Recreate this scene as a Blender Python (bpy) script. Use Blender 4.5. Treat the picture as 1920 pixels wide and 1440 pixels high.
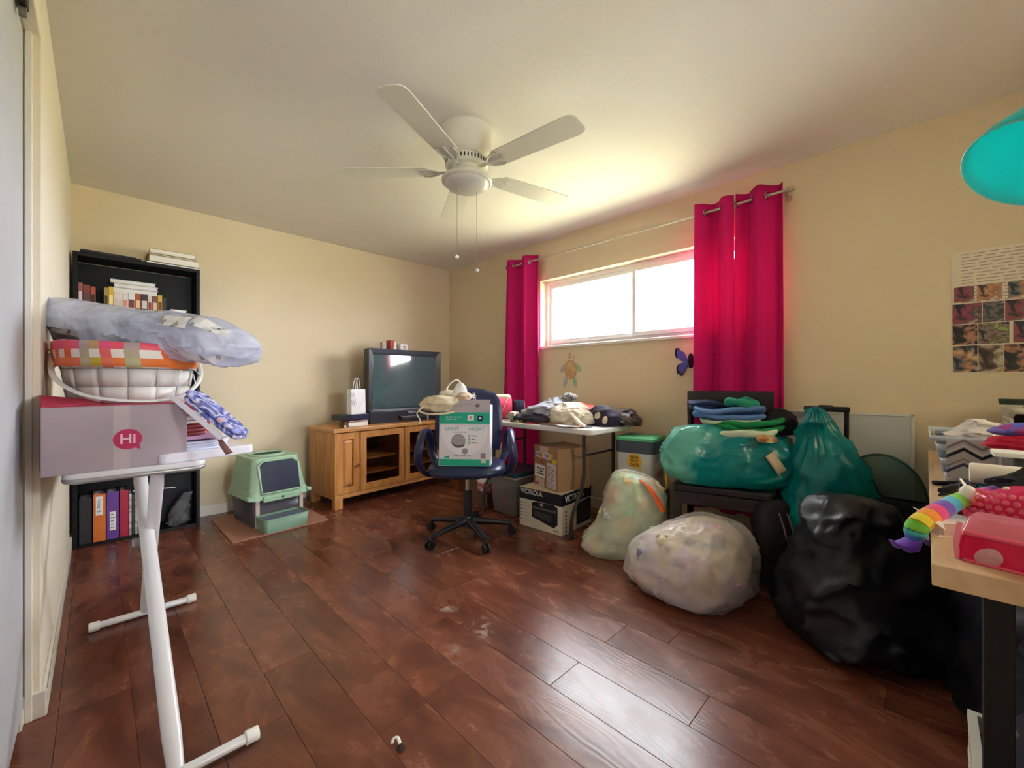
import bpy, bmesh, math, random
from mathutils import Vector, Matrix, noise, Euler
PI = math.pi
random.seed(7)
for o in list(bpy.data.objects): bpy.data.objects.remove(o)
scn = bpy.context.scene
COL = scn.collection
def R(d): return math.radians(d)
def lin(c):
    return tuple((x/255/12.92 if x/255 <= .04045 else ((x/255+.055)/1.055)**2.4) for x in c)

# ------------------------------------------------------------------ camera, world, sun, exposure
CAMH, FPX, HOR = 1.084, 776.0, 716.0
cam = bpy.data.cameras.new('camera'); cam.sensor_width = 36; cam.lens = FPX/1920*36
cam.shift_y = -(720-HOR)/1920; cam.clip_start = .02; cam.clip_end = 300
cob = bpy.data.objects.new('camera', cam); COL.objects.link(cob)
cob.location = (0, 0, CAMH); cob.rotation_euler = (R(90), 0, R(-45)); scn.camera = cob

WORLD_STRENGTH = 13.0
SUN_STRENGTH = 55.0
EXPOSURE = 1.45
ADDED_HALL_X0, ADDED_HALL_X1, ADDED_HALL_Y = .50, .95, -3.6     # unseen open hallway behind the photographer, added for fill light
w = bpy.data.worlds.new('sky'); scn.world = w; w.use_nodes = True
bg = w.node_tree.nodes['Background']; bg.inputs[0].default_value = (.90, .95, 1, 1); bg.inputs[1].default_value = WORLD_STRENGTH
sl = bpy.data.lights.new('sun', 'SUN'); sl.energy = SUN_STRENGTH; sl.angle = R(.6); sl.color = (1, .95, .86)
so = bpy.data.objects.new('sun', sl); COL.objects.link(so); so.rotation_euler = (R(-14), R(-26), 0)   # high sun behind the house, lights the yard
pl = bpy.data.lights.new('window_daylight', 'AREA'); pl.shape = 'RECTANGLE'; pl.size = 1.94; pl.size_y = .68; pl.energy = 1
po = bpy.data.objects.new('window_daylight', pl); COL.objects.link(po); po.location = (3.20, 1.70, 1.74); po.rotation_euler = (R(90), 0, R(90))
pl.cycles.is_portal = True
p2 = bpy.data.lights.new('hall_daylight', 'AREA'); p2.shape = 'RECTANGLE'; p2.size = ADDED_HALL_X1-ADDED_HALL_X0; p2.size_y = 2.1; p2.energy = 1; p2.cycles.is_portal = True
po2 = bpy.data.objects.new('hall_daylight', p2); COL.objects.link(po2); po2.location = ((ADDED_HALL_X0+ADDED_HALL_X1)/2, ADDED_HALL_Y, 1.05); po2.rotation_euler = (R(90), 0, 0)
W2X0, W2X1, W2Z0, W2Z1 = 1.30, 2.15, 1.22, 1.84     # unseen second window, added behind the photographer to give fill light
p3 = bpy.data.lights.new('second_window_daylight', 'AREA'); p3.shape = 'RECTANGLE'; p3.size = W2X1-W2X0; p3.size_y = W2Z1-W2Z0; p3.energy = 1; p3.cycles.is_portal = True
po3 = bpy.data.objects.new('second_window_daylight', p3); COL.objects.link(po3); po3.location = ((W2X0+W2X1)/2, -1.09, (W2Z0+W2Z1)/2); po3.rotation_euler = (R(90), 0, 0)
scn.view_settings.view_transform = 'Standard'; scn.view_settings.look = 'None'
scn.view_settings.exposure = EXPOSURE; scn.view_settings.gamma = 1; scn.view_settings.use_curve_mapping = False
scn.cycles.diffuse_bounces = 7; scn.cycles.max_bounces = 14; scn.cycles.transparent_max_bounces = 24

def W(px, py, **k):
    a = (px-960)/FPX; u = (HOR-py)/FPX
    r = Vector(((a+1)*math.sqrt(.5), (1-a)*math.sqrt(.5), u))
    if 'z' in k: t = (k['z']-CAMH)/r.z
    elif 'X' in k: t = k['X']/r.x
    elif 'Y' in k: t = k['Y']/r.y
    else: t = k['d']
    return r*t+Vector((0, 0, CAMH))

# ------------------------------------------------------------------ materials
MATS = {}
def nt(name):
    m = bpy.data.materials.new(name); m.use_nodes = True
    t = m.node_tree; return m, t, t.nodes['Principled BSDF'], t.nodes['Material Output']
def mat(name, c, rough=.5, var=.06, vscale=9, bump=0, bscale=60, metal=0, spec=.5, trans=0, coat=0, emit=0, sheen=0):
    """plain surface: colour with gentle mottling, fine relief; trans = share of light let through (thin cloth, plastic film)"""
    if name in MATS: return MATS[name]
    m, t, b, out = nt(name); L = t.links; N = t.nodes
    col = lin(c)
    tc = N.new('ShaderNodeTexCoord')
    if var:
        no = N.new('ShaderNodeTexNoise'); no.inputs['Scale'].default_value = vscale; no.inputs['Detail'].default_value = 5
        L.new(tc.outputs['Object'], no.inputs['Vector'])
        mx = N.new('ShaderNodeMix'); mx.data_type = 'RGBA'
        mx.inputs[6].default_value = tuple(x*(1-var*1.6) for x in col)+(1,); mx.inputs[7].default_value = tuple(min(1, x*(1+var*1.6)) for x in col)+(1,)
        L.new(no.outputs['Fac'], mx.inputs[0]); csock = mx.outputs[2]; L.new(csock, b.inputs['Base Color'])
    else:
        b.inputs['Base Color'].default_value = col+(1,)
    b.inputs['Roughness'].default_value = rough; b.inputs['Metallic'].default_value = metal; b.inputs['Specular IOR Level'].default_value = spec
    if coat: b.inputs['Coat Weight'].default_value = coat; b.inputs['Coat Roughness'].default_value = .15
    if sheen: b.inputs['Sheen Weight'].default_value = sheen
    if bump:
        n2 = N.new('ShaderNodeTexNoise'); n2.inputs['Scale'].default_value = bscale; n2.inputs['Detail'].default_value = 4
        L.new(tc.outputs['Object'], n2.inputs['Vector'])
        bp = N.new('ShaderNodeBump'); bp.inputs['Strength'].default_value = bump; bp.inputs['Distance'].default_value = .004
        L.new(n2.outputs['Fac'], bp.inputs['Height']); L.new(bp.outputs[0], b.inputs['Normal'])
    if trans:
        tr = N.new('ShaderNodeBsdfTranslucent'); tr.inputs[0].default_value = tuple(min(1, x*1.25) for x in col)+(1,)
        ms = N.new('ShaderNodeMixShader'); ms.inputs[0].default_value = trans
        L.new(b.outputs[0], ms.inputs[1]); L.new(tr.outputs[0], ms.inputs[2]); L.new(ms.outputs[0], out.inputs[0])
    MATS[name] = m; return m
def film(name, c, clear=.5, rough=.2, trans=.4, wr=.5, wscale=14, cvar=.15):
    """thin plastic film / clear plastic: partly see-through, glossy, wrinkled"""
    if name in MATS: return MATS[name]
    m, t, b, out = nt(name); L = t.links; N = t.nodes; col = lin(c)
    tc = N.new('ShaderNodeTexCoord')
    b.inputs['Base Color'].default_value = col+(1,); b.inputs['Roughness'].default_value = rough
    tl = N.new('ShaderNodeBsdfTranslucent'); tl.inputs[0].default_value = col+(1,)
    m1 = N.new('ShaderNodeMixShader'); m1.inputs[0].default_value = trans
    L.new(b.outputs[0], m1.inputs[1]); L.new(tl.outputs[0], m1.inputs[2])
    tp = N.new('ShaderNodeBsdfTransparent'); tp.inputs[0].default_value = tuple(.25+.75*x for x in col)+(1,)
    m2 = N.new('ShaderNodeMixShader'); L.new(m1.outputs[0], m2.inputs[1]); L.new(tp.outputs[0], m2.inputs[2]); L.new(m2.outputs[0], out.inputs[0])
    no = N.new('ShaderNodeTexNoise'); no.inputs['Scale'].default_value = wscale*.5; no.inputs['Detail'].default_value = 3
    L.new(tc.outputs['Object'], no.inputs['Vector'])
    mr = N.new('ShaderNodeMapRange'); mr.inputs[1].default_value = .3; mr.inputs[2].default_value = .7
    mr.inputs[3].default_value = max(0, clear-cvar); mr.inputs[4].default_value = min(1, clear+cvar)
    L.new(no.outputs['Fac'], mr.inputs[0]); L.new(mr.outputs[0], m2.inputs[0])
    if wr:
        vo = N.new('ShaderNodeTexNoise'); vo.inputs['Scale'].default_value = wscale; vo.inputs['Detail'].default_value = 3; vo.inputs['Distortion'].default_value = 1.2
        L.new(tc.outputs['Object'], vo.inputs['Vector'])
        bp = N.new('ShaderNodeBump'); bp.inputs['Strength'].default_value = wr; bp.inputs['Distance'].default_value = .02
        L.new(vo.outputs['Fac'], bp.inputs['Height']); L.new(bp.outputs[0], b.inputs['Normal'])
    MATS[name] = m; return m
def wood(name, c1, c2, rough=.4, axis=0, scale=3.0, bump=.1):
    if name in MATS: return MATS[name]
    m, t, b, out = nt(name); L = t.links; N = t.nodes
    tc = N.new('ShaderNodeTexCoord'); mp = N.new('ShaderNodeMapping')
    s = [14, 14, 14]; s[axis] = 1.2; mp.inputs['Scale'].default_value = s
    L.new(tc.outputs['Object'], mp.inputs['Vector'])
    no = N.new('ShaderNodeTexNoise'); no.inputs['Scale'].default_value = scale; no.inputs['Detail'].default_value = 6; no.inputs['Distortion'].default_value = .8
    L.new(mp.outputs[0], no.inputs['Vector'])
    cr = N.new('ShaderNodeValToRGB'); cr.color_ramp.elements[0].position = .35; cr.color_ramp.elements[1].position = .65
    cr.color_ramp.elements[0].color = lin(c1)+(1,); cr.color_ramp.elements[1].color = lin(c2)+(1,)
    L.new(no.outputs['Fac'], cr.inputs[0]); L.new(cr.outputs[0], b.inputs['Base Color']); b.inputs['Roughness'].default_value = rough
    bp = N.new('ShaderNodeBump'); bp.inputs['Strength'].default_value = bump; bp.inputs['Distance'].default_value = .002
    L.new(no.outputs['Fac'], bp.inputs['Height']); L.new(bp.outputs[0], b.inputs['Normal'])
    MATS[name] = m; return m
def glass(name, tint=(255, 255, 255), gloss=.08):
    if name in MATS: return MATS[name]
    m, t, b, out = nt(name); L = t.links; N = t.nodes
    N.remove(b)
    tp = N.new('ShaderNodeBsdfTransparent'); tp.inputs[0].default_value = lin(tint)+(1,)
    gl = N.new('ShaderNodeBsdfGlossy'); gl.inputs['Roughness'].default_value = .03
    lw = N.new('ShaderNodeLayerWeight'); lw.inputs[0].default_value = .5
    pw = N.new('ShaderNodeMath'); pw.operation = 'POWER'; pw.inputs[1].default_value = 5; L.new(lw.outputs['Facing'], pw.inputs[0])
    fr = N.new('ShaderNodeMath'); fr.operation = 'MULTIPLY_ADD'; fr.inputs[1].default_value = .9; fr.inputs[2].default_value = gloss*.5; L.new(pw.outputs[0], fr.inputs[0])
    ms = N.new('ShaderNodeMixShader'); L.new(fr.outputs[0], ms.inputs[0])
    L.new(tp.outputs[0], ms.inputs[1]); L.new(gl.outputs[0], ms.inputs[2]); L.new(ms.outputs[0], out.inputs[0])
    MATS[name] = m; return m
def patchwork(name, cols, scale=8, rough=.7, smooth=False, stretch=(1, 1, 1), trans=0, dist=0, lo=.28):
    """cells of several print colours"""
    if name in MATS: return MATS[name]
    m, t, b, out = nt(name); L = t.links; N = t.nodes
    tc = N.new('ShaderNodeTexCoord'); mp = N.new('ShaderNodeMapping'); mp.inputs['Scale'].default_value = stretch
    L.new(tc.outputs['Object'], mp.inputs['Vector'])
    if smooth:
        v = N.new('ShaderNodeTexNoise'); v.inputs['Scale'].default_value = scale; v.inputs['Detail'].default_value = 3; v.inputs['Distortion'].default_value = dist; fac = v.outputs['Fac']
    else:
        v = N.new('ShaderNodeTexVoronoi'); v.inputs['Scale'].default_value = scale
        sp = N.new('ShaderNodeSeparateColor'); L.new(v.outputs['Color'], sp.inputs[0]); fac = sp.outputs[0]
    L.new(mp.outputs[0], v.inputs['Vector'])
    cr = N.new('ShaderNodeValToRGB'); cr.color_ramp.interpolation = 'LINEAR' if smooth else 'CONSTANT'
    n = len(cols); el = cr.color_ramp.elements
    while len(el) < n: el.new(.5)
    for i, c in enumerate(cols):
        el[i].position = (lo+(1-2*lo)*i/max(1, n-1)) if smooth else i/n
        el[i].color = lin(c)+(1,)
    L.new(fac, cr.inputs[0]); L.new(cr.outputs[0], b.inputs['Base Color']); b.inputs['Roughness'].default_value = rough
    if trans:
        b.inputs['Alpha'].default_value = 1-trans
    MATS[name] = m; return m

# ------------------------------------------------------------------ mesh builder
def fn(p, s=1.0, seed=0): return noise.noise(Vector((p[0]*s+seed*13.7, p[1]*s-seed*7.1, p[2]*s+seed*3.3)))
def rg(p, s=1.0, seed=0): return 1-2*abs(fn(p, s, seed))
class MB:
    def __init__(s): s.v = []; s.f = []; s.m = []
    def add(s, vs, fs, mi=0, M=None):
        b = len(s.v)
        s.v += [tuple(M @ Vector(v)) if M else tuple(v) for v in vs]
        s.f += [tuple(i+b for i in f) for f in fs]; s.m += [mi]*len(fs); return s
    def box(s, x0, y0, z0, x1, y1, z1, mi=0, M=None, tx=0, ty=0):
        """tx, ty: the top is smaller by this much on each side"""
        vs = [(x0, y0, z0), (x1, y0, z0), (x1, y1, z0), (x0, y1, z0), (x0+tx, y0+ty, z1), (x1-tx, y0+ty, z1), (x1-tx, y1-ty, z1), (x0+tx, y1-ty, z1)]
        return s.add(vs, [(3, 2, 1, 0), (4, 5, 6, 7), (0, 1, 5, 4), (1, 2, 6, 5), (2, 3, 7, 6), (3, 0, 4, 7)], mi, M)
    def cbox(s, c, d, rot=(0, 0, 0), mi=0):
        M = Matrix.Translation(c) @ Euler([R(a) for a in rot]).to_matrix().to_4x4()
        return s.box(-d[0]/2, -d[1]/2, -d[2]/2, d[0]/2, d[1]/2, d[2]/2, mi, M)
    def tube(s, pts, r, n=10, closed=False, mi=0, flat=1.0):
        P = [Vector(p) for p in pts]; N = len(P); rs = r if isinstance(r, (list, tuple)) else [r]*N
        tan = []
        for i in range(N):
            a = P[i-1] if (i > 0 or closed) else P[i]; b = P[(i+1) % N] if (i < N-1 or closed) else P[i]
            tan.append((b-a).normalized())
        up = Vector((0, 0, 1)) if abs(tan[0].z) < .9 else Vector((1, 0, 0))
        u = (up-tan[0]*up.dot(tan[0])).normalized(); vs = []
        for i in range(N):
            u = (u-tan[i]*u.dot(tan[i])).normalized(); w_ = tan[i].cross(u)
            for k in range(n):
                a = 2*PI*k/n; vs.append(P[i]+(u*math.cos(a)*flat+w_*math.sin(a))*rs[i])
        fs = []
        for i in range(N if closed else N-1):
            j = (i+1) % N
            for k in range(n): fs.append((i*n+k, i*n+(k+1) % n, j*n+(k+1) % n, j*n+k))
        if not closed: fs += [tuple(range(n))[::-1], tuple((N-1)*n+k for k in range(n))]
        return s.add(vs, fs, mi)
    def cyl(s, a, b, r0, r1=None, n=16, mi=0): return s.tube([a, b], [r0, r0 if r1 is None else r1], n, mi=mi)
    def lathe(s, prof, n=28, c=(0, 0, 0), M=None, mi=0, cap=True, sx=1, sy=1):
        vs = []; fs = []
        for (r, z) in prof:
            for k in range(n): vs.append((c[0]+r*math.cos(2*PI*k/n)*sx, c[1]+r*math.sin(2*PI*k/n)*sy, c[2]+z))
        for i in range(len(prof)-1):
            for k in range(n): fs.append((i*n+k, i*n+(k+1) % n, (i+1)*n+(k+1) % n, (i+1)*n+k))
        if cap: fs += [tuple(range(n))[::-1], tuple((len(prof)-1)*n+k for k in range(n))]
        return s.add(vs, fs, mi, M)
    def prism(s, poly, z0, z1, mi=0, M=None):
        n = len(poly)
        return s.add([(x, y, z0) for x, y in poly]+[(x, y, z1) for x, y in poly],
                     [tuple(range(n))[::-1], tuple(range(n, 2*n))]+[(i, (i+1) % n, n+(i+1) % n, n+i) for i in range(n)], mi, M)
    def grid(s, f, nu, nv, mi=0, closed_u=False):
        vs = [f(i/(nu if closed_u else nu-1), j/(nv-1)) for j in range(nv) for i in range(nu)]
        fs = [(j*nu+i, j*nu+(i+1) % nu, (j+1)*nu+(i+1) % nu, (j+1)*nu+i) for j in range(nv-1) for i in range(nu if closed_u else nu-1)]
        return s.add(vs, fs, mi)
    def ball(s, c, r, n=14, mi=0, M=None):
        r = (r, r, r) if not isinstance(r, (tuple, list)) else r
        vs = [(c[0]+r[0]*math.sin(PI*j/n)*math.cos(2*PI*i/(2*n)), c[1]+r[1]*math.sin(PI*j/n)*math.sin(2*PI*i/(2*n)), c[2]+r[2]*math.cos(PI*j/n)) for j in range(n+1) for i in range(2*n)]
        m = 2*n
        fs = [(j*m+i, (j+1)*m+i, (j+1)*m+(i+1) % m, j*m+(i+1) % m) for j in range(n) for i in range(m)]
        return s.add(vs, fs, mi, M)
    def sack(s, prof, n=56, m=36, e=.8, crease=.02, cs=7, lump=.03, ls=3, seed=1, vert=0, mi=0, flat0=True, tilt=0):
        """soft body: prof = [(z, rx, ry, cx, cy)] smoothed; e<1 squarer; creases and lumps; vert = gathers running up the sides"""
        def sample(t):
            x = t*(len(prof)-1); i = min(int(x), len(prof)-2); f_ = x-i
            p0 = prof[max(i-1, 0)]; p1 = prof[i]; p2 = prof[i+1]; p3 = prof[min(i+2, len(prof)-1)]
            return [.5*(2*b+(c-a)*f_+(2*a-5*b+4*c-d)*f_*f_+(3*b-a-3*c+d)*f_**3) for a, b, c, d in zip(p0, p1, p2, p3)]
        z0 = prof[0][0]; vs = []
        for j in range(m+1):
            t = j/m; z, rx, ry, cx, cy = sample(t); rx = max(rx, .001); ry = max(ry, .001)
            for k in range(n):
                a = 2*PI*k/n; ca, sa = math.cos(a), math.sin(a)
                x = math.copysign(abs(ca)**e, ca); y = math.copysign(abs(sa)**e, sa)
                p = (x*rx+cx, y*ry+cy, z)
                d = lump*fn(p, ls, seed)+crease*(max(0, rg(p, cs, seed+3))**3-.3)+crease*.5*(max(0, rg(p, cs*2.3, seed+5))**4-.2)
                if vert: d += vert*math.sin(a*17+3*fn((x, y, z*2), 1, seed))*t
                fade = min(1, (min(rx, ry)/.05))
                d *= fade
                l = math.hypot(x, y) or 1
                zz = z*(1-tilt*p[0]/prof[1][1])+(.6*lump*fn(p, ls*1.3, seed+9) if 0 < j else 0)*fade
                vs.append((p[0]+x/l*d, p[1]+y/l*d, max(zz, z0) if flat0 else zz))
        fs = [(j*n+k, j*n+(k+1) % n, (j+1)*n+(k+1) % n, (j+1)*n+k) for j in range(m) for k in range(n)]
        fs += [tuple(range(n))[::-1], tuple(m*n+k for k in range(n))]
        return s.add(vs, fs, mi)
    def slab(s, sx, sy, h, layers=3, seed=1, wave=.012, n=40, m=10, dome=.0, M=None, mi=0, gap=.25, e=.6):
        """folded cloth: layers of rounded sheets lying on each other, slightly shifted and wavy"""
        for L_ in range(layers):
            t = h/layers; z0 = L_*t; ox, oy = random.uniform(-.02, .02)*sx, random.uniform(-.03, .03)*sy
            k = 1-.05*random.random()
            rings = []
            for j in range(m+1):
                a = -PI/2+PI*j/m
                rings.append((math.cos(a)*t*.5, .5*t+math.sin(a)*t*.5*(1-gap*.2)))
            vs = []
            N = n
            for (ro, zz) in [(-10, 0)]+rings+[(-10, t)]:
                for q in range(N):
                    a = 2*PI*q/N; ca, sa = math.cos(a), math.sin(a)
                    x = math.copysign(abs(ca)**e, ca); y = math.copysign(abs(sa)**e, sa)
                    if ro == -10: x *= .0; y *= .0; r_ = 0
                    else: r_ = ro
                    X = x*(sx/2*k-t*.5)+x*r_+ox; Y = y*(sy/2*k-t*.5)+y*r_+oy
                    Z = z0+zz+wave*fn((X*6, Y*6, L_*.3), 1, seed)+dome*(1-(2*X/sx)**2-(2*Y/sy)**2)
                    vs.append((X, Y, Z))
            fs = [(j*N+q, j*N+(q+1) % N, (j+1)*N+(q+1) % N, (j+1)*N+q) for j in range(len(vs)//N-1) for q in range(N)]
            s.add(vs, fs, mi, M)
        return s
    def build(s, name, mats, parent=None, smooth=0, bevel=0, solid=0, sub=0, loc=None, rz=0, segs=2):
        me = bpy.data.meshes.new(name); me.from_pydata(s.v, [], s.f)
        for m_ in (mats if isinstance(mats, (list, tuple)) else [mats]): me.materials.append(m_)
        me.polygons.foreach_set('material_index', s.m)
        bm = bmesh.new(); bm.from_mesh(me); bmesh.ops.remove_doubles(bm, verts=bm.verts, dist=1e-5)
        bmesh.ops.recalc_face_normals(bm, faces=bm.faces); bm.to_mesh(me); bm.free()
        if smooth:
            me.shade_smooth(); me.set_sharp_from_angle(angle=R(smooth))
        o = bpy.data.objects.new(name, me); COL.objects.link(o)
        if parent is not None: o.parent = parent
        if loc is not None: o.location = loc
        if rz: o.rotation_euler.z = R(rz)
        if solid:
            q = o.modifiers.new('thickness', 'SOLIDIFY'); q.thickness = solid; q.offset = 0
        if bevel:
            q = o.modifiers.new('edges', 'BEVEL'); q.width = bevel; q.segments = segs; q.limit_method = 'ANGLE'; q.angle_limit = R(35)
        if sub:
            q = o.modifiers.new('round', 'SUBSURF'); q.levels = sub; q.render_levels = sub
        return o
def tag(o, label, cat, group=None):
    o['label'] = label; o['category'] = cat
    if group: o['group'] = group
    return o
def thing(name, label, cat, loc=(0, 0, 0), rz=0, group=None):
    o = bpy.data.objects.new(name, None); COL.objects.link(o); o.location = loc; o.rotation_euler.z = R(rz)
    o.empty_display_size = .05
    return tag(o, label, cat, group)
def struct(o): o['kind'] = 'structure'; return o
def stuff(o): o['kind'] = 'stuff'; return o
def text(s_, parent, loc, right, up, size, m, name='lettering', align='CENTER', bold=0, sx=1.0, extr=.0004):
    cu = bpy.data.curves.new('lettering', 'FONT'); cu.body = s_; cu.size = size; cu.align_x = align; cu.align_y = 'CENTER'; cu.extrude = extr; cu.offset = bold; cu.resolution_u = 4
    t = bpy.data.objects.new('lettering_source', cu); COL.objects.link(t)
    me = bpy.data.meshes.new_from_object(t); bpy.data.objects.remove(t); bpy.data.curves.remove(cu)
    me.materials.clear(); me.materials.append(m)
    r = Vector(right).normalized(); u = Vector(up); u = (u-r*u.dot(r)).normalized(); n = r.cross(u)
    M = Matrix((r, u, n)).transposed().to_4x4(); M.translation = loc
    me.transform(M @ Matrix.Diagonal((sx, 1, 1, 1)))
    o = bpy.data.objects.new(name, me); COL.objects.link(o)
    if parent is not None: o.parent = parent
    return o
def dashes(parent, loc, right, up, rows, width, lh, m, name='lettering', th=.35, seed=1, ragged=.4, word=.03):
    """lines of print too small to read: short raised dashes"""
    rn = random.Random(seed); r = Vector(right).normalized(); u = Vector(up).normalized(); n = r.cross(u); b = MB()
    M = Matrix((r, u, n)).transposed().to_4x4(); M.translation = loc
    for i in range(rows):
        x = 0; end = width*(1-ragged*rn.random())
        while x < end:
            l = min(word*rn.uniform(.4, 1.5), end-x)
            b.box(x, -i*lh-lh*th, 0, x+l, -i*lh, .0006, 0, M); x += l+word*.25
    return b.build(name, m, parent)
def rrect(sx, sy, r, n=5):
    pts = []
    for cx, cy, a0 in ((sx/2-r, sy/2-r, 0), (-sx/2+r, sy/2-r, 90), (-sx/2+r, -sy/2+r, 180), (sx/2-r, -sy/2+r, 270)):
        for k in range(n+1):
            a = R(a0+90*k/n); pts.append((cx+r*math.cos(a), cy+r*math.sin(a)))
    return pts
def curve(pts, n=8):
    """Catmull-Rom through points"""
    P = [Vector(p) for p in pts]; out = []
    for i in range(len(P)-1):
        a, b, c, d = P[max(i-1, 0)], P[i], P[i+1], P[min(i+2, len(P)-1)]
        for k in range(n):
            t = k/n; out.append(.5*((2*b)+(c-a)*t+(2*a-5*b+4*c-d)*t*t+(3*b-a-3*c+d)*t**3))
    out.append(P[-1]); return out

# common materials
WHITE = mat('white_paint', (236, 236, 232), .45, .02)
BLACKP = mat('black_plastic', (22, 23, 28), .35, .05)
BLACKM = mat('black_metal', (30, 30, 33), .35, .03, metal=.3)
CHROME = mat('brushed_steel', (190, 188, 184), .28, .03, metal=1)
PAPER = mat('white_paper', (235, 233, 230), .7, .03)
INK = mat('dark_ink', (45, 44, 50), .8, 0)
GREYINK = mat('grey_ink', (130, 130, 135), .8, 0)
CARD = mat('brown_cardboard', (166, 130, 96), .85, .08, 14, .05)
CREAM = mat('cream_canvas', (222, 208, 178), .9, .08, 20, .3, 160)
# ------------------------------------------------------------------ room shell
XL, XR, YB, YF, ZC = -.131, 3.04, 4.12, -.95, 2.44
WC = 2.03          # outer corner of the left wall where the closet opening starts
WY0, WY1, WZ0, WZ1 = .75, 2.65, 1.425, 2.062
def wallmat(name, c, bump=.25, bs=120):
    return mat(name, c, .72, .03, 1.5, bump, bs, spec=.3)
MWALL = wallmat('beige_wall_paint', (222, 207, 178), .12, 150)
MCEIL = wallmat('ceiling_paint', (228, 223, 216), .22, 110)
# --- floor of laminate planks
def plank_material():
    m, t, b, out = nt('red_brown_laminate'); L = t.links; N = t.nodes
    geo = N.new('ShaderNodeNewGeometry'); oi = N.new('ShaderNodeObjectInfo')
    off = N.new('ShaderNodeVectorMath'); off.operation = 'MULTIPLY_ADD'
    cmb = N.new('ShaderNodeCombineXYZ')
    for i in range(3): L.new(oi.outputs['Random'], cmb.inputs[i])
    off.inputs[1].default_value = (37, 53, 71); L.new(cmb.outputs[0], off.inputs[0]); L.new(geo.outputs['Position'], off.inputs[2])
    mp = N.new('ShaderNodeMapping'); mp.inputs['Scale'].default_value = (5.5, 2.4, 1); L.new(off.outputs[0], mp.inputs['Vector'])
    n1 = N.new('ShaderNodeTexNoise'); n1.inputs['Scale'].default_value = 1.1; n1.inputs['Detail'].default_value = 7; n1.inputs['Distortion'].default_value = .7; n1.inputs['Roughness'].default_value = .62
    L.new(mp.outputs[0], n1.inputs['Vector'])
    cr = N.new('ShaderNodeValToRGB'); e = cr.color_ramp.elements
    e[0].position = .30; e[0].color = lin((92, 50, 38))+(1,); e[1].position = .72; e[1].color = lin((136, 82, 59))+(1,)
    x = e.new(.44); x.color = lin((108, 60, 44))+(1,); x = e.new(.57); x.color = lin((130, 75, 54))+(1,)
    L.new(n1.outputs['Fac'], cr.inputs[0])
    # dark blotches
    mp2 = N.new('ShaderNodeMapping'); mp2.inputs['Scale'].default_value = (5, 2.6, 1); L.new(off.outputs[0], mp2.inputs['Vector'])
    n2 = N.new('ShaderNodeTexNoise'); n2.inputs['Scale'].default_value = 1.3; n2.inputs['Detail'].default_value = 4; n2.inputs['Distortion'].default_value = .7; L.new(mp2.outputs[0], n2.inputs['Vector'])
    mr = N.new('ShaderNodeMapRange'); mr.inputs[1].default_value = .52; mr.inputs[2].default_value = .72; mr.inputs[3].default_value = 0; mr.inputs[4].default_value = .36; L.new(n2.outputs['Fac'], mr.inputs[0])
    mx = N.new('ShaderNodeMix'); mx.data_type = 'RGBA'; mx.inputs[7].default_value = lin((70, 42, 38))+(1,)
    L.new(mr.outputs[0], mx.inputs[0]); L.new(cr.outputs[0], mx.inputs[6])
    # per plank tone
    hs = N.new('ShaderNodeHueSaturation'); hv = N.new('ShaderNodeMapRange'); hv.inputs[3].default_value = .82; hv.inputs[4].default_value = 1.14
    L.new(oi.outputs['Random'], hv.inputs[0]); L.new(hv.outputs[0], hs.inputs['Value']); L.new(mx.outputs[2], hs.inputs['Color'])
    # worn white scuffs in the middle of the floor
    col = hs.outputs[0]; last = None
    for (cx, cy, sx, sy, rot) in ((1.17, 1.64, .035, .085, .5), (1.20, 1.38, .10, .045, 1.0), (1.0, 1.33, .05, .08, .2)):
        mm = N.new('ShaderNodeMapping'); mm.vector_type = 'TEXTURE'; mm.inputs['Location'].default_value = (cx, cy, 0); mm.inputs['Rotation'].default_value = (0, 0, rot); mm.inputs['Scale'].default_value = (sx, sy, 1)
        L.new(geo.outputs['Position'], mm.inputs['Vector'])
        ln = N.new('ShaderNodeVectorMath'); ln.operation = 'LENGTH'; L.new(mm.outputs[0], ln.inputs[0])
        r_ = N.new('ShaderNodeMapRange'); r_.inputs[1].default_value = .3; r_.inputs[2].default_value = 1.2; r_.inputs[3].default_value = 1; r_.inputs[4].default_value = 0; L.new(ln.outputs['Value'], r_.inputs[0])
        if last is None: last = r_.outputs[0]
        else:
            a = N.new('ShaderNodeMath'); a.operation = 'MAXIMUM'; L.new(last, a.inputs[0]); L.new(r_.outputs[0], a.inputs[1]); last = a.outputs[0]
    n3 = N.new('ShaderNodeTexNoise'); n3.inputs['Scale'].default_value = 16; n3.inputs['Detail'].default_value = 5; n3.inputs['Distortion'].default_value = 1; L.new(geo.outputs['Position'], n3.inputs['Vector'])
    r3 = N.new('ShaderNodeMapRange'); r3.inputs[1].default_value = .48; r3.inputs[2].default_value = .62; r3.inputs[4].default_value = .55; L.new(n3.outputs['Fac'], r3.inputs[0])
    mu = N.new('ShaderNodeMath'); mu.operation = 'MULTIPLY'; L.new(last, mu.inputs[0]); L.new(r3.outputs[0], mu.inputs[1])
    m3 = N.new('ShaderNodeMix'); m3.data_type = 'RGBA'; m3.inputs[7].default_value = lin((196, 176, 168))+(1,); L.new(mu.outputs[0], m3.inputs[0]); L.new(col, m3.inputs[6])
    L.new(m3.outputs[2], b.inputs['Base Color'])
    # roughness and hand-scraped relief
    rr = N.new('ShaderNodeMapRange'); rr.inputs[1].default_value = .3; rr.inputs[2].default_value = .7; rr.inputs[3].default_value = .20; rr.inputs[4].default_value = .31; L.new(n1.outputs['Fac'], rr.inputs[0]); L.new(rr.outputs[0], b.inputs['Roughness'])
    mp3 = N.new('ShaderNodeMapping'); mp3.inputs['Scale'].default_value = (4.2, 1.1, 1); L.new(off.outputs[0], mp3.inputs['Vector'])
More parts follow.
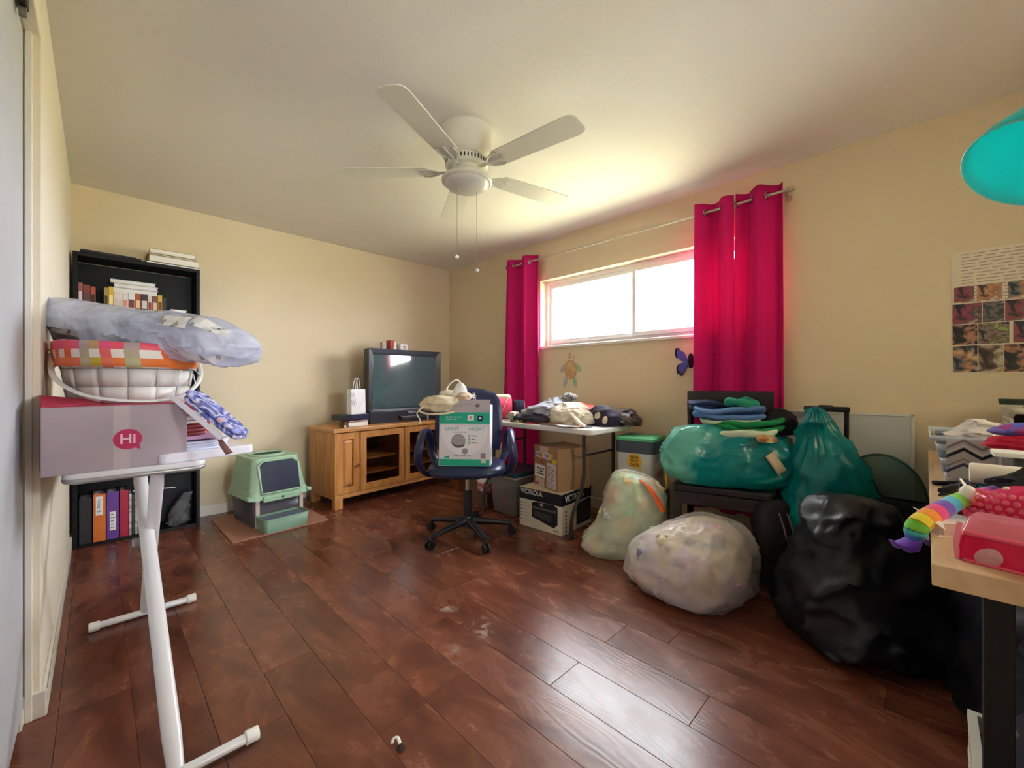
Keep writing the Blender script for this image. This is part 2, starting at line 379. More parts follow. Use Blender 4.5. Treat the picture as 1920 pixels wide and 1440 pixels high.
    nw = N.new('ShaderNodeTexNoise'); nw.inputs['Scale'].default_value = 1.2; nw.inputs['Detail'].default_value = 1.5; nw.inputs['Distortion'].default_value = .5; L.new(mp3.outputs[0], nw.inputs['Vector'])
    ml = N.new('ShaderNodeMath'); ml.operation = 'MULTIPLY'; ml.inputs[1].default_value = 150; L.new(nw.outputs['Fac'], ml.inputs[0])
    wv = N.new('ShaderNodeMath'); wv.operation = 'SINE'; L.new(ml.outputs[0], wv.inputs[0])
    bp = N.new('ShaderNodeBump'); bp.inputs['Strength'].default_value = .05; bp.inputs['Distance'].default_value = .0009; L.new(wv.outputs[0], bp.inputs['Height'])
    bp2 = N.new('ShaderNodeBump'); bp2.inputs['Strength'].default_value = .035; bp2.inputs['Distance'].default_value = .003; L.new(n1.outputs['Fac'], bp2.inputs['Height']); L.new(bp.outputs[0], bp2.inputs['Normal']); L.new(bp2.outputs[0], b.inputs['Normal'])
    b.inputs['Specular IOR Level'].default_value = .5
    return m
MPLANK = plank_material()
floor = struct(MB().box(-.9, ADDED_HALL_Y, -.12, XR+.15, YB+.15, -.012).build('floor', mat('subfloor', (60, 35, 25), .9)))
PWID = .176
rnd = random.Random(3)
x = -.0925-PWID*4; k = 0
while x < XR:
    y = YF-rnd.uniform(0, 1.15)
    while y < YB:
        y0, y1 = max(y, YF), min(y+1.22, YB); x1 = min(x+PWID, XR)
        if y1-y0 > .02 and x1-x > .01:
            c = .0013; g = .0002
            vs = []
            for (i, z) in ((0, -.012), (0, -.0013), (c, 0)):
                vs += [(x+g+i, y0+g+i, z), (x1-g-i, y0+g+i, z), (x1-g-i, y1-g-i, z), (x+g+i, y1-g-i, z)]
            fs = [(8, 9, 10, 11)]+[(a*4+q, a*4+(q+1) % 4, a*4+4+(q+1) % 4, a*4+4+q) for a in (0, 1) for q in range(4)]
            MB().add(vs, fs).build('plank', MPLANK, floor)
        y += 1.22
    x += PWID; k += 1
ceiling = struct(MB().box(-.9, ADDED_HALL_Y, ZC, XR+.15, YB+.15, ZC+.12).build('ceiling', MCEIL))
struct(MB().box(-.9, YB, -.1, XR+.15, YB+.12, ZC).build('wall_back', MWALL))
b = MB().box(-.9, YF-.12, -.1, ADDED_HALL_X0, YF, ZC).box(ADDED_HALL_X1, YF-.12, -.1, W2X0, YF, ZC).box(W2X1, YF-.12, -.1, XR+.15, YF, ZC).box(W2X0, YF-.12, -.1, W2X1, YF, W2Z0).box(W2X0, YF-.12, W2Z1, W2X1, YF, ZC).box(ADDED_HALL_X0, YF-.12, 2.08, ADDED_HALL_X1, YF, ZC)
b.box(ADDED_HALL_X0-.1, ADDED_HALL_Y, -.1, ADDED_HALL_X0, YF-.12, ZC).box(ADDED_HALL_X1, ADDED_HALL_Y, -.1, ADDED_HALL_X1+.1, YF-.12, ZC)  # side walls of the added fill-light hallway
struct(b.build('wall_front', MWALL))
b = MB()
b.box(XR, YF, -.1, XR+.15, WY0, ZC).box(XR, WY1, -.1, XR+.15, YB, ZC).box(XR, WY0, -.1, XR+.15, WY1, WZ0).box(XR, WY0, WZ1, XR+.15, WY1, ZC)
struct(b.build('wall_right', MWALL))
b = MB()
b.box(XL-.12, WC, -.1, XL, YB, ZC).box(XL-.12, YF, -.1, XL, .1, ZC).box(XL-.12, .1, 2.2, XL, WC, ZC)
b.box(-.9, YF, -.1, -.85, YB, ZC)
struct(b.build('wall_left', wallmat('cream_wall_paint', (238, 229, 210), .12, 150), bevel=.004))
# baseboards
MBASE = mat('white_trim_paint', (232, 228, 220), .4, .03)
def baseboard(name, pts_boxes):
    b = MB()
    for q in pts_boxes: b.box(*q)
    return struct(b.build(name, MBASE, bevel=.003))
baseboard('baseboard_left', [(XL, WC, 0, XL+.012, YB-.012, .085), (XL-.05, WC-.012, 0, XL+.012, WC, .085)])
baseboard('baseboard_back', [(XL, YB-.012, 0, XR, YB, .085)])
baseboard('baseboard_right', [(XR-.012, YF, 0, XR, YB-.012, .085)])
# closet: jamb, sliding panel, head track
t1 = struct(MB().box(XL-.034, WC-.014, .0, XL-.018, WC, 2.2).build('trim_1', mat('bright_trim', (240, 236, 228), .4, .02), bevel=.002))
struct(MB().box(XL-.07, WC-.05, 0, XL-.036, WC-.001, .05).build('trim_2', MBASE, bevel=.003))
d1 = struct(MB().box(XL-.065, 1.15, .052, XL-.037, WC-.016, 2.19).build('door_1', mat('grey_closet_panel', (196, 198, 204), .5, .03), bevel=.002))
MB().box(XL-.04, 1.15, .052, XL-.0345, 1.17, 2.19).build('door_edge', MBASE, d1)
tr = struct(MB().box(XL-.036, .12, 2.165, XL-.012, 1.86, 2.2).build('trim_3', mat('dark_track', (70, 64, 60), .4, .05, metal=.4), bevel=.003))
MB().cyl((XL-.03, 1.84, 2.15), (XL-.015, 1.84, 2.15), .014).build('roller', mat('grey_roller', (120, 116, 110), .4), tr, smooth=40)
# window
win = struct(MB().box(XR+.085, WY0, WZ0, XR+.13, WY1, WZ0+.035).box(XR+.085, WY0, WZ1-.035, XR+.13, WY1, WZ1)
             .box(XR+.085, WY0, WZ0+.035, XR+.13, WY0+.035, WZ1-.035).box(XR+.085, WY1-.035, WZ0+.035, XR+.13, WY1, WZ1-.035).build('window_1', mat('white_vinyl', (236, 236, 238), .35, .01), bevel=.003))
MV = MATS['white_vinyl']; MG = glass('window_glass')
def sash(y0, y1, x0):
    z0, z1 = WZ0+.035, WZ1-.035; q = .032
    s_ = MB().box(x0, y0, z0, x0+.022, y1, z0+q).box(x0, y0, z1-q, x0+.022, y1, z1).box(x0, y0, z0+q, x0+.022, y0+q, z1-q).box(x0, y1-q, z0+q, x0+.022, y1, z1-q).build('sash', MV, win, bevel=.003)
    MB().box(x0+.008, y0+q-.004, z0+q-.004, x0+.013, y1-q+.004, z1-q+.004).build('pane', MG, s_)
sash(WY0+.035, 1.715, XR+.076); sash(1.68, WY1-.035, XR+.10)
MB().box(XR-.022, WY0-.03, WZ0-.022, XR+.086, WY1+.03, WZ0).build('window_sill', mat('white_sill', (240, 238, 234), .35, .02), win, bevel=.004)
q = .04
w2 = struct(MB().box(W2X0, YF-.10, W2Z0, W2X1, YF-.06, W2Z0+q).box(W2X0, YF-.10, W2Z1-q, W2X1, YF-.06, W2Z1).box(W2X0, YF-.10, W2Z0+q, W2X0+q, YF-.06, W2Z1-q).box(W2X1-q, YF-.10, W2Z0+q, W2X1, YF-.06, W2Z1-q).build('window_2', MV, bevel=.003))  # frame of the added window that brings in fill light
MB().box(W2X0+q-.004, YF-.082, W2Z0+q-.004, W2X1-q+.004, YF-.078, W2Z1-q+.004).build('pane', MG, w2)
# yard outside, lit by the sun
yard = struct(MB().box(XR+.15, -40, -.5, XR+60, 45, -.45).build('ground', mat('dry_lawn', (134, 134, 106), .95, .12, 3)))
# ------------------------------------------------------------------ ceiling fan
FANW = mat('fan_white', (228, 226, 212), .38, .02)
BLADEM = mat('fan_blade_white', (222, 219, 206), .45, .03)
fan = thing('ceiling_fan', 'white five-bladed ceiling fan with round glass light and two pull chains', 'fan', (1.415, 1.76, 2.44*.16))
fan.scale = (1.05, 1.05, .84)
MB().lathe([(.001, 2.44), (.135, 2.44), (.142, 2.43), (.142, 2.405), (.136, 2.395), (.136, 2.32), (.128, 2.28), (.112, 2.255), (.10, 2.25), (.001, 2.25)], 40, cap=False).build('motor_housing', FANW, fan, smooth=35)
MB().lathe([(.001, 2.251), (.104, 2.251), (.112, 2.24), (.112, 2.21), (.10, 2.198), (.001, 2.198)], 40, cap=False).build('vent_band', FANW, fan, smooth=35)
b = MB()
for k in range(40):
    a = 2*PI*k/40; M = Matrix.Rotation(a, 4, 'Z'); b.box(.1095, -.0035, 2.212, .1125, .0035, 2.238, 0, M)
stuff(b.build('vent_slot', mat('slot_dark', (40, 42, 36), .8, 0), fan))
MB().lathe([(.001, 2.20), (.075, 2.20), (.08, 2.18), (.06, 2.165), (.055, 2.15), (.001, 2.15)], 32, cap=False).build('switch_housing', FANW, fan, smooth=35)
for k in range(5):
    a = R(-155+72*k); M = Matrix.Rotation(a, 4, 'Z') @ Matrix.Translation((0, 0, 2.185)) @ Matrix.Rotation(R(-7), 4, 'X')
    pl_ = [(.20, -.050), (.215, -.058), (.615, -.068), (.634, -.065), (.648, -.057), (.657, -.044), (.661, -.028), (.662, 0), (.661, .028), (.657, .044), (.648, .057), (.634, .065), (.615, .068), (.215, .058), (.20, .050)]
    MB().prism(pl_, -.003, .003, 0, M).build('blade', BLADEM, fan, bevel=.0015)
    br = MB()
    br.prism([(.08, -.012), (.15, -.012), (.185, -.04), (.235, -.046), (.222, -.02), (.25, 0), (.222, .02), (.235, .046), (.185, .04), (.15, .012), (.08, .012)], -.0075, -.0035, 0, M)
    br.tube([M @ Vector(p) for p in ((.085, 0, .0), (.12, .0, -.012), (.17, 0, -.008), (.245, 0, -.0075))], .007, 8)
    for s in (-1, 1): br.tube([M @ Vector(p) for p in curve([(.13, 0, -.01), (.165, s*.03, -.009), (.2, s*.046, -.008), (.236, s*.044, -.008)], 4)], .0045, 6)
    br.build('blade_bracket', mat('fan_bracket', (214, 214, 200), .25, .02), fan, smooth=40)
lk = MB().lathe([(.001, 2.152), (.085, 2.152), (.12, 2.14), (.13, 2.125), (.13, 2.112), (.122, 2.106), (.001, 2.106)], 40, cap=False).build('light_fitter', FANW, fan, smooth=35)
MB().lathe([(.114, 2.108), (.112, 2.095), (.10, 2.08), (.075, 2.067), (.04, 2.06), (.001, 2.058)], 40, cap=False).build('glass_bowl', mat('frosted_glass', (226, 226, 220), .3, .01, trans=.15), fan, smooth=60)
for (px, py, y0) in ((857, 482, 350), (894, 507, 372)):
    p = W(px, py, d=2.235 if px < 870 else 2.265)-Vector((1.415, 1.76, 2.44*.16)); p = Vector((p.x/1.05, p.y/1.05, p.z/.84))
    ch = MB().cyl((p.x, p.y, p.z+.012), (p.x, p.y, 2.12), .0014, n=6).build('pull_chain', mat('chain_metal', (180, 176, 160), .35, 0, metal=.6), fan)
    MB().lathe([(.001, p.z-.013), (.011, p.z-.003), (.0115, p.z+.001), (.006, p.z+.011), (.002, p.z+.016)], 8, (p.x, p.y, 0)).build('crystal_fob', mat('crystal', (240, 236, 240), .08, 0, spec=.8), ch)

# ------------------------------------------------------------------ curtain rod and curtains
RX, RZ = 2.950, 2.245
rod = thing('curtain_rod', 'slim silver curtain rod above the window', 'curtain rod', (RX, 0, RZ))
RODM = mat('rod_silver', (200, 192, 176), .3, .02, metal=.7)
MB().cyl((0, .60, 0), (0, 2.98, 0), .0085, n=12).build('rod', RODM, rod, smooth=40)
for y in (.575, 3.0): MB().lathe([(.001, -.02), (.014, -.02), (.018, 0), (.012, .018), (.001, .022)], 16, M=Matrix.Translation((0, y, 0)) @ Matrix.Rotation(R(90), 4, 'X'), cap=False).build('finial', RODM, rod, smooth=40)
for y in (.60, 2.95):
    MB().box(.0, y-.006, -.006, .088, y+.006, .004).box(.082, y-.015, -.04, .089, y+.015, .03).build('bracket', RODM, rod, bevel=.002)
CUR = mat('magenta_curtain_cloth', (208, 30, 116), .85, .04, 30, .12, 400, spec=.2, trans=.16)
GROM = mat('grommet_silver', (170, 168, 168), .25, 0, metal=1)
def curtain(label, y0t, y1t, y0b, y1b, zt, zb, amp, per, ph, seed, spread=1.0):
    c = thing('curtain', label, 'curtain', (RX, 0, 0), 0, 'grommet curtains on the window rod')
    nu, nv = 22*int(per*2)+9, 34
    def f(u, v):
        z = zt+(zb-zt)*v
        y = (y0t+(y0b-y0t)*v)+((y1t-y0t)+((y1b-y0b)-(y1t-y0t))*v)*(u+.018*math.sin(4*PI*per*u+ph+1.2)*(1+v))
        a = 2*PI*per*u+ph
        xx = amp*(1-.25*v)*(math.sin(a)+.16*math.sin(3*a+seed)*min(1, v*3))+.012*fn((u*4, v*2.2, seed), 1, seed)*min(1, v*4)
        return (xx+.01*v*fn((u*9, v*1.3, 0), 1, seed+4), y, z)
    MB().grid(f, nu, nv).build('cloth', CUR, c, smooth=180, solid=.003)
    k = math.ceil(ph/PI) if ph > 0 else 0
    a0 = ph
    n = math.ceil(a0/PI-.02)
    while n*PI <= a0+2*PI*per+.05:
        u = (n*PI-a0)/(2*PI*per)
        v = (zt-RZ)/(zt-zb)
        p = f(min(max(u, 0), 1), v)
        pts = [(.021*math.cos(t), 0, .021*math.sin(t)) for t in [2*PI*i/20 for i in range(20)]]
        MB().tube([(q[0]+0, p[1]+q[0]*.35*(-1)**n, RZ+q[2]) for q in pts], .0055, 8, closed=True).build('grommet', GROM, c, smooth=60)
        n += 1
    return c
curtain('pink magenta grommet curtain hanging at the far corner side of the window', 2.61, 3.03, 2.59, 3.10, 2.305, .22, .043, 2.0, .55, 2)
curtain('pink magenta curtain panel partly over the window pane, just beside the bright gap', .893, 1.125, .885, 1.135, 2.305, .22, .042, 1.25, 3.35, 5)
curtain('pink magenta curtain panel at the rod end nearer the photo poster', .615, .872, .60, .90, 2.31, .22, .045, 1.5, .2, 8)

# ------------------------------------------------------------------ wall decorations
tu = thing('turtle_wall_decoration', 'faint turtle wall decoration with orange round shell under the window', 'wall decoration', (XR, 2.285, 1.195))
MWo = patchwork('turtle_shell_print', [(196, 160, 112), (206, 172, 126), (186, 150, 104)], 40)
Mw = Matrix(((0, 0, -1, 0), (-1, 0, 0, 0), (0, 1, 0, 0), (0, 0, 0, 1)))   # local x -> -Y, local y -> Z, local z -> -X (off the wall)
def ell(cx, cy, rx, ry, rot=0, n=20):
    c_, s_ = math.cos(R(rot)), math.sin(R(rot))
    return [(cx+rx*math.cos(t)*c_-ry*math.sin(t)*s_, cy+rx*math.cos(t)*s_+ry*math.sin(t)*c_) for t in [2*PI*k/n for k in range(n)]]
MB().prism(ell(0, 0, .066, .088), .001, .009, 0, Mw).prism(ell(0, 0, .056, .076), .009, .013, 0, Mw).build('shell', MWo, tu, bevel=.002)
MB().prism(ell(-.012, .125, .018, .026), .001, .006, 0, Mw).build('head', mat('pale_tan_felt', (205, 176, 138), .9), tu)
MB().prism(ell(.035, .11, .008, .022, -20), .001, .004, 0, Mw).build('tail', mat('pale_tan_felt', (205, 176, 138), .9), tu)
for (x_, y_, rt, c_) in ((-.088, .012, -35, (190, 178, 182)), (.092, .012, 35, (166, 190, 150)), (-.06, -.115, -15, (186, 172, 186)), (.05, -.115, 15, (160, 190, 146))):
    MB().prism(ell(x_, y_, .019, .044, rt), .001, .006, 0, Mw).build('fin', mat('felt_%d_%d' % (c_[0], c_[1]), c_, .9), tu)
bf = thing('butterfly_wall_decoration', 'blue and black felt butterfly on the wall beside the pink curtain', 'wall decoration', (XR, 1.20, 1.235))
MBL = mat('violet_blue_felt', (96, 92, 186), .95, .06, 40, .3, 200); MKN = mat('black_felt', (28, 26, 38), .95, .05, 40, .4, 200)
for s in (-1, 1):
    u_ = [(s*x_, y_) for x_, y_ in ((.02, 0), (.05, .062), (.098, .095), (.112, .07), (.098, .03), (.07, .0), (.035, -.005))]
    l_ = [(s*x_, y_) for x_, y_ in ((.02, 0), (.06, -.008), (.092, -.02), (.1, -.06), (.082, -.09), (.055, -.085), (.03, -.05))]
    for poly in (u_, l_):
        if s < 0: poly = poly[::-1]
        MB().prism(poly, .002, .010, 0, Mw).build('wing', MBL, bf, bevel=.002)
    for e_ in ([(s*.085, .098), (s*.112, .098), (s*.122, .06), (s*.105, .02), (s*.098, .03), (s*.11, .068), (s*.097, .092)], [(s*.092, -.02), (s*.108, -.05), (s*.098, -.09), (s*.07, -.102), (s*.055, -.086), (s*.08, -.088), (s*.098, -.058)]):
        MB().prism(e_ if s > 0 else e_[::-1], .003, .012, 0, Mw).build('wing_edge', MKN, bf)
MB().sack([(-.05, .006, .006, 0, 0), (-.045, .02, .012, 0, 0), (.0, .026, .016, 0, 0), (.04, .022, .014, 0, 0), (.055, .006, .005, 0, 0)], 20, 14, 1, .006, 40, .003, 30, 3, flat0=False).build('fuzzy_body', MKN, bf, loc=(-.016, 0, 0), smooth=60)

# poster with photo prints
ps = thing('photo_poster', 'large white paper poster with typed lines above rows of photo prints', 'poster', (XR, 0, 0))
PW0, PW1, PZ0, PZ1 = -.093, -.80, 1.127, 1.73
MB().box(-.003, PW1, PZ0, -.0005, PW0, PZ1).build('sheet', mat('poster_paper', (226, 216, 200), .75, .03), ps)
dashes(ps, (-.0032, PW0-.032, 1.716), (0, -1, 0), (0, 0, 1), 16, .62, .0158, mat('typed_ink', (168, 156, 142), .9, 0), th=.26, seed=4, ragged=.55, word=.05)
rp = random.Random(11)
PAL = [[(52, 44, 46), (150, 66, 84), (116, 96, 90), (170, 160, 154)], [(60, 48, 40), (206, 150, 116), (150, 108, 86), (220, 200, 184)], [(30, 34, 52), (96, 110, 104), (190, 130, 96), (206, 176, 134)], [(52, 44, 36), (110, 78, 56), (196, 190, 170), (176, 140, 60)],
       [(24, 22, 28), (40, 36, 42), (190, 136, 112), (60, 44, 46)], [(40, 34, 32), (150, 130, 124), (96, 74, 64), (150, 170, 96)], [(28, 30, 50), (160, 70, 90), (70, 66, 72), (188, 160, 150)], [(60, 60, 64), (120, 116, 112), (34, 30, 34), (150, 146, 140)]]
rows_ = [(1.555, 1.480, [(-.100, -.168), (-.176, -.256), (-.275, -.36), (-.375, -.46), (-.48, -.57), (-.59, -.67)]),
         (1.470, 1.372, [(-.095, -.192), (-.195, -.262), (-.265, -.36), (-.37, -.46), (-.47, -.58), (-.59, -.69)]),
         (1.368, 1.268, [(-.095, -.178), (-.181, -.278), (-.29, -.39), (-.40, -.48), (-.49, -.60), (-.61, -.70)]),
         (1.262, 1.132, [(-.097, -.178), (-.181, -.260), (-.263, -.38), (-.39, -.50), (-.51, -.61), (-.62, -.72)])]
i = 0
for (z1, z0, spans) in rows_:
    for (a, c) in spans:
        pm = patchwork('photo_print_%d' % (i % 8), PAL[i % 8], 14+4*(i % 3), .45, smooth=True, dist=.6, lo=.38)
        ph_ = MB().box(-.002, c-a, 0, 0, 0, z1-z0).build('photo_print', pm, ps, loc=(-.0035, a, z0))
        i += 1

# floor lamp with turquoise shade (its pole stands outside the frame)
lp = thing('floor_lamp', 'bright turquoise plastic lamp shade leaning in above the desk', 'lamp', (1.02, -.72, 0))
TQ = mat('turquoise_plastic', (76, 226, 226), .35, .02, trans=.5)
MB().lathe([(.001, 0), (.14, 0), (.14, .015), (.03, .03), (.012, .05), (.001, .05)], 28, cap=False).build('base', BLACKM, lp, smooth=35)
LC = W(1975, 258, d=1.05)-Vector((1.02, -.72, 0))     # centre of the shade
MB().cyl((0, 0, .03), (0, 0, 1.45), .011).build('pole', BLACKM, lp, smooth=40)
ax = Vector((-.46, .46, -.76)).normalized()            # shade opens this way
top = LC-ax*.10
MB().tube(curve([(0, 0, 1.44), (0.02, .02, 1.62), (top.x*.5, top.y*.5, 1.80), tuple(top-ax*.06), tuple(top)], 6), .008, 8).build('gooseneck', BLACKM, lp, smooth=50)
Ms = Matrix.Translation(LC) @ ax.to_track_quat('Z', 'Y').to_matrix().to_4x4()
MB().lathe([(.03, -.115), (.05, -.105), (.08, -.07), (.106, -.01), (.126, .055), (.132, .09)], 40, M=Ms, cap=False).build('shade', TQ, lp, smooth=60, solid=.003)
MB().tube([Ms @ Vector((.132*math.cos(t), .132*math.sin(t), .09)) for t in [2*PI*k/40 for k in range(40)]], .0025, 6, closed=True).build('shade_rim', mat('pale_turquoise', (150, 236, 230), .3, 0, trans=.3), lp, smooth=60)  # rim paler than the shade: its lit edge put into the colour
# ------------------------------------------------------------------ bookcase in the corner
BX0, BX1, BY0, BY1 = -.117, .545, 3.885, 4.105
SHELF = mat('black_wood_veneer', (11, 11, 15), .5, .05, spec=.3)
bc = thing('bookcase', 'tall narrow black bookcase in the corner behind the craft table', 'bookcase')
for x_ in (BX0, BX1-.022): MB().box(x_, BY0, 0, x_+.022, BY1, 1.905).build('side_panel', SHELF, bc, bevel=.002)
MB().box(BX0+.022, BY1-.008, .0, BX1-.022, BY1, 1.90).build('back_panel', SHELF, bc)
MB().box(BX0-.0, BY0-.004, 1.905, BX1, BY1, 1.93).build('top_panel', SHELF, bc, bevel=.002)
for z in (.02, .43, .84, 1.20, 1.545): MB().box(BX0+.022, BY0+.004, z-.02, BX1-.022, BY1-.008, z).build('shelf', SHELF, bc, bevel=.002)
def book(name, label, x0, x1, z0, h, c, depth=.14, y0=BY0+.025, stripe=None, group=None, lying=False, cat='book', rz=0, tilt=0):
    t = thing(name, label, cat, ((x0+x1)/2, y0+depth/2, z0), rz, group); wd = x1-x0
    cv = mat('cover_%d_%d_%d' % c, c, .5, .06)
    if lying:
        MB().box(-wd/2, -depth/2, 0, wd/2, depth/2, .003).box(-wd/2, -depth/2, h-.003, wd/2, depth/2, h).box(-wd/2, -depth/2, .003, -wd/2+.003, depth/2, h-.003).build('cover', cv, t, bevel=.001)
        MB().box(-wd/2+.003, -depth/2+.004, .003, wd/2-.004, depth/2-.004, h-.003).build('page_block', PAPER, t)
    else:
        MB().box(-wd/2, -depth/2, 0, -wd/2+.0025, depth/2, h).box(wd/2-.0025, -depth/2, 0, wd/2, depth/2, h).box(-wd/2+.0025, -depth/2, 0, wd/2-.0025, -depth/2+.003, h).build('cover', cv, t, bevel=.0012)
        MB().box(-wd/2+.0025, -depth/2+.003, .002, wd/2-.0025, depth/2-.004, h-.004).build('page_block', PAPER, t)
        if stripe: MB().box(-wd/2+.003, -depth/2-.0006, h*.35, wd/2-.003, -depth/2, h*.7).build('spine_print', mat('print_%d_%d_%d' % stripe, stripe, .6, .02), t)
    return t
UZ = 1.545; G1 = 'paperback books on the upper shelf'
for (x0, x1, h, c, st, lab) in (
    (-.092, -.072, .19, (160, 96, 90), (224, 214, 206), 'thin dusty pink book, outermost of the books by the cream wall'),
    (-.070, -.038, .18, (128, 58, 48), (92, 70, 72), 'thick brick red book among the red ones on the upper shelf'),
    (-.036, -.012, .172, (176, 78, 56), (60, 34, 30), 'orange red book at the end of the red ones'),
    (.028, .048, .175, (170, 140, 70), (70, 60, 40), 'thin ochre book at the start of the long row'),
    (.050, .074, .185, (214, 178, 62), (240, 220, 150), 'bright yellow book beside white ones on the upper shelf'),
    (.076, .120, .155, (220, 214, 204), (200, 190, 178), 'wide plain white book beside the bright yellow book'),
    (.122, .146, .150, (226, 220, 214), (214, 140, 120), 'white book with pale red spine print'),
    (.148, .182, .160, (234, 232, 228), (120, 60, 56), 'white book with dark red spine print'),
    (.184, .212, .158, (168, 84, 48), (228, 190, 140), 'rust orange book in the middle of the long row'),
    (.214, .248, .160, (58, 44, 44), (210, 200, 190), 'dark book with pale spine print beside the rust orange one'),
    (.250, .272, .150, (208, 196, 190), (150, 60, 60), 'thin pale grey book with red print'),
    (.274, .302, .152, (122, 76, 52), (210, 190, 160), 'brown book beside the gold book'),
    (.304, .328, .165, (206, 164, 52), (110, 60, 30), 'gold book with dark spine print'),
    (.330, .350, .150, (44, 36, 36), None, 'thin black book closing the long row')):
    book('book', lab, x0, x1, UZ, h, c, .15, stripe=st, group=G1)
z = UZ+.17
# a pile of flat volumes stands behind the row, on a riser of thicker volumes
z = UZ
for i, (h, c, wd, dx, lab) in enumerate(((.055, (150, 146, 138), .26, 0, 'grey volume at the very bottom of the pile behind the book row'), (.055, (170, 164, 154), .25, .004, 'stone coloured volume second in the pile behind the book row'), (.05, (196, 190, 178), .255, .0, 'beige volume third in the pile behind the book row'),
    (.04, (206, 202, 192), .25, -.004, 'thick off-white volume fourth in the pile behind the book row'), (.03, (196, 194, 186), .235, .006, 'grey white volume fifth in the pile behind the book row'), (.026, (216, 214, 208), .24, -.01, 'pale volume topmost in the pile behind the book row'))):
    book('book', lab, .19+dx-wd/2, .19+dx+wd/2, z, h, c, .085, BY0+.12, group='volumes piled behind the book row', lying=True); z += h+.0005
book('book', 'small cream boxed volume lying alone at the shelf end', .375, .47, UZ+.028, .045, (212, 204, 192), .13, lying=True)
book('book', 'flat plum coloured volume under the cream boxed one', .37, .48, UZ, .027, (70, 44, 52), .14, lying=True)
# on top of the bookcase
def flat_item(name, label, cat, c, poly, z0, z1, m, rz=0, lift=0):
    t = thing(name, label, cat, c, rz)
    M = Matrix.Rotation(R(lift), 4, 'Y')
    MB().prism(poly, z0, z1, 0, M).build('body', m, t, bevel=.002); return t
t = flat_item('folder', 'flat black folder lying on top of the bookcase', 'folder', (.06, 3.99, 1.93), rrect(.30, .21, .01), .001, .014, mat('black_card', (26, 28, 30), .6, .05), 4)
MB().prism(rrect(.27, .19, .004), .014, .022, 0, Matrix.Translation((-.01, .004, 0))).build('paper_sheets', mat('dark_grey_card', (44, 46, 46), .7), t)
z = 1.93
for (h, wd, c, dx, lab) in ((.016, .30, (34, 34, 36), 0, 'thin dark volume, bottom of the pile on the bookcase top'), (.045, .285, (206, 190, 128), .01, 'yellowed thick volume in the middle of the pile on the bookcase top'), (.012, .27, (120, 100, 60), -.004, 'thin tan volume under the topmost one on the bookcase'), (.035, .26, (176, 158, 92), .0, 'old yellow volume topmost on the bookcase')):
    book('book', lab, .39+dx-wd/2, .39+dx+wd/2, z, h, c, .19, 3.90, group='yellowed volumes on the bookcase top', lying=True); z += h+.0005
# bottom shelf: binders and magazines
def binder(label, x0, x1, h, c, lab=None, lz=0, lh=0, y0=BY0+.012):
    t = thing('ring_binder', label, 'binder', ((x0+x1)/2, y0, .02), 0, 'ring binders on the lowest shelf'); wd = x1-x0
    m_ = mat('binder_%d_%d_%d' % c, c, .4, .03)
    MB().box(-wd/2, 0, 0, wd/2, .004, h).box(-wd/2, .004, 0, -wd/2+.003, .19, h).box(wd/2-.003, .004, 0, wd/2, .19, h).build('cover', m_, t, bevel=.002)
    MB().box(-wd/2+.006, .03, .004, wd/2-.006, .185, h-.012).build('paper_block', PAPER, t)
    if lab:
        MB().box(-lab/2, -.0012, lz, lab/2, 0, lz+lh).build('label', PAPER, t)
    return t
binder('black ring binder against the bookcase side', -.088, -.030, .30, (38, 38, 46))
t = binder('orange ring binder with white spine label', -.024, .036, .315, (214, 116, 48), .034, .175, .125)
text('Notes  8', t, (-.002, -.0016, .238), (0, 0, -1), (1, 0, 0), .024, mat('blue_ink', (60, 70, 130), .8, 0))
t = binder('purple ring binder with white spine label', .041, .100, .318, (104, 60, 150), .03, .06, .125)
dashes(t, (-.010, -.0014, .17), (1, 0, 0), (0, 0, 1), 5, .02, .022, GREYINK, seed=2, word=.012)
binder('crimson ring binder beside the magazines', .105, .148, .318, (172, 24, 60))
MAGC = [(206, 204, 202), (60, 62, 66), (190, 188, 186), (92, 90, 84), (214, 212, 212), (110, 106, 98), (54, 52, 54), (186, 184, 190), (70, 64, 58), (200, 200, 206)]
MAGL = ['pale grey magazine touching the crimson binder', 'charcoal magazine second from the crimson binder', 'light grey magazine third from the crimson binder', 'brown grey magazine fourth from the crimson binder', 'white magazine in the middle of the row on the lowest shelf', 'taupe magazine sixth from the crimson binder',
    'darkest magazine, seventh from the crimson binder', 'lilac grey magazine eighth from the crimson binder', 'dark olive magazine, last but one before the clear bag', 'bluish white magazine at the row end beside the clear bag']
for i, c in enumerate(MAGC):
    x_ = .158+i*.0155
    t = thing('magazine', MAGL[i], 'magazine', (x_, BY0+.02, .02), 0, 'magazines on the lowest shelf')
    MB().box(-.0065, 0, 0, .0065, .17, .285-.008*(i % 3)).build('pages', patchwork('magazine_%d' % i, [c, tuple(int(q*.8) for q in c), c, tuple(min(255, int(q*1.1)) for q in c)], 60, .4), t, bevel=.002)
tag(MB().tube([(.17, BY0+.01, .325), (.30, BY0+.005, .318), (.40, BY0+.0, .312)], .0035, 6).build('thin_rod', WHITE), 'thin white rod lying across the magazine tops on the lowest shelf', 'rod')
zb = MB().sack([(.02, .05, .05, .43, 3.96), (.05, .06, .06, .43, 3.96), (.12, .055, .055, .44, 3.96), (.19, .04, .03, .46, 3.96), (.24, .03, .006, .48, 3.96), (.25, .028, .002, .485, 3.96)], 40, 24, .8, .02, 18, .02, 9, 4).build('plastic_bag', film('clear_dim_film', (190, 190, 196), .62, .15, .3), smooth=70)
tag(zb, 'crumpled clear plastic bag on the lowest bookcase shelf', 'bag')
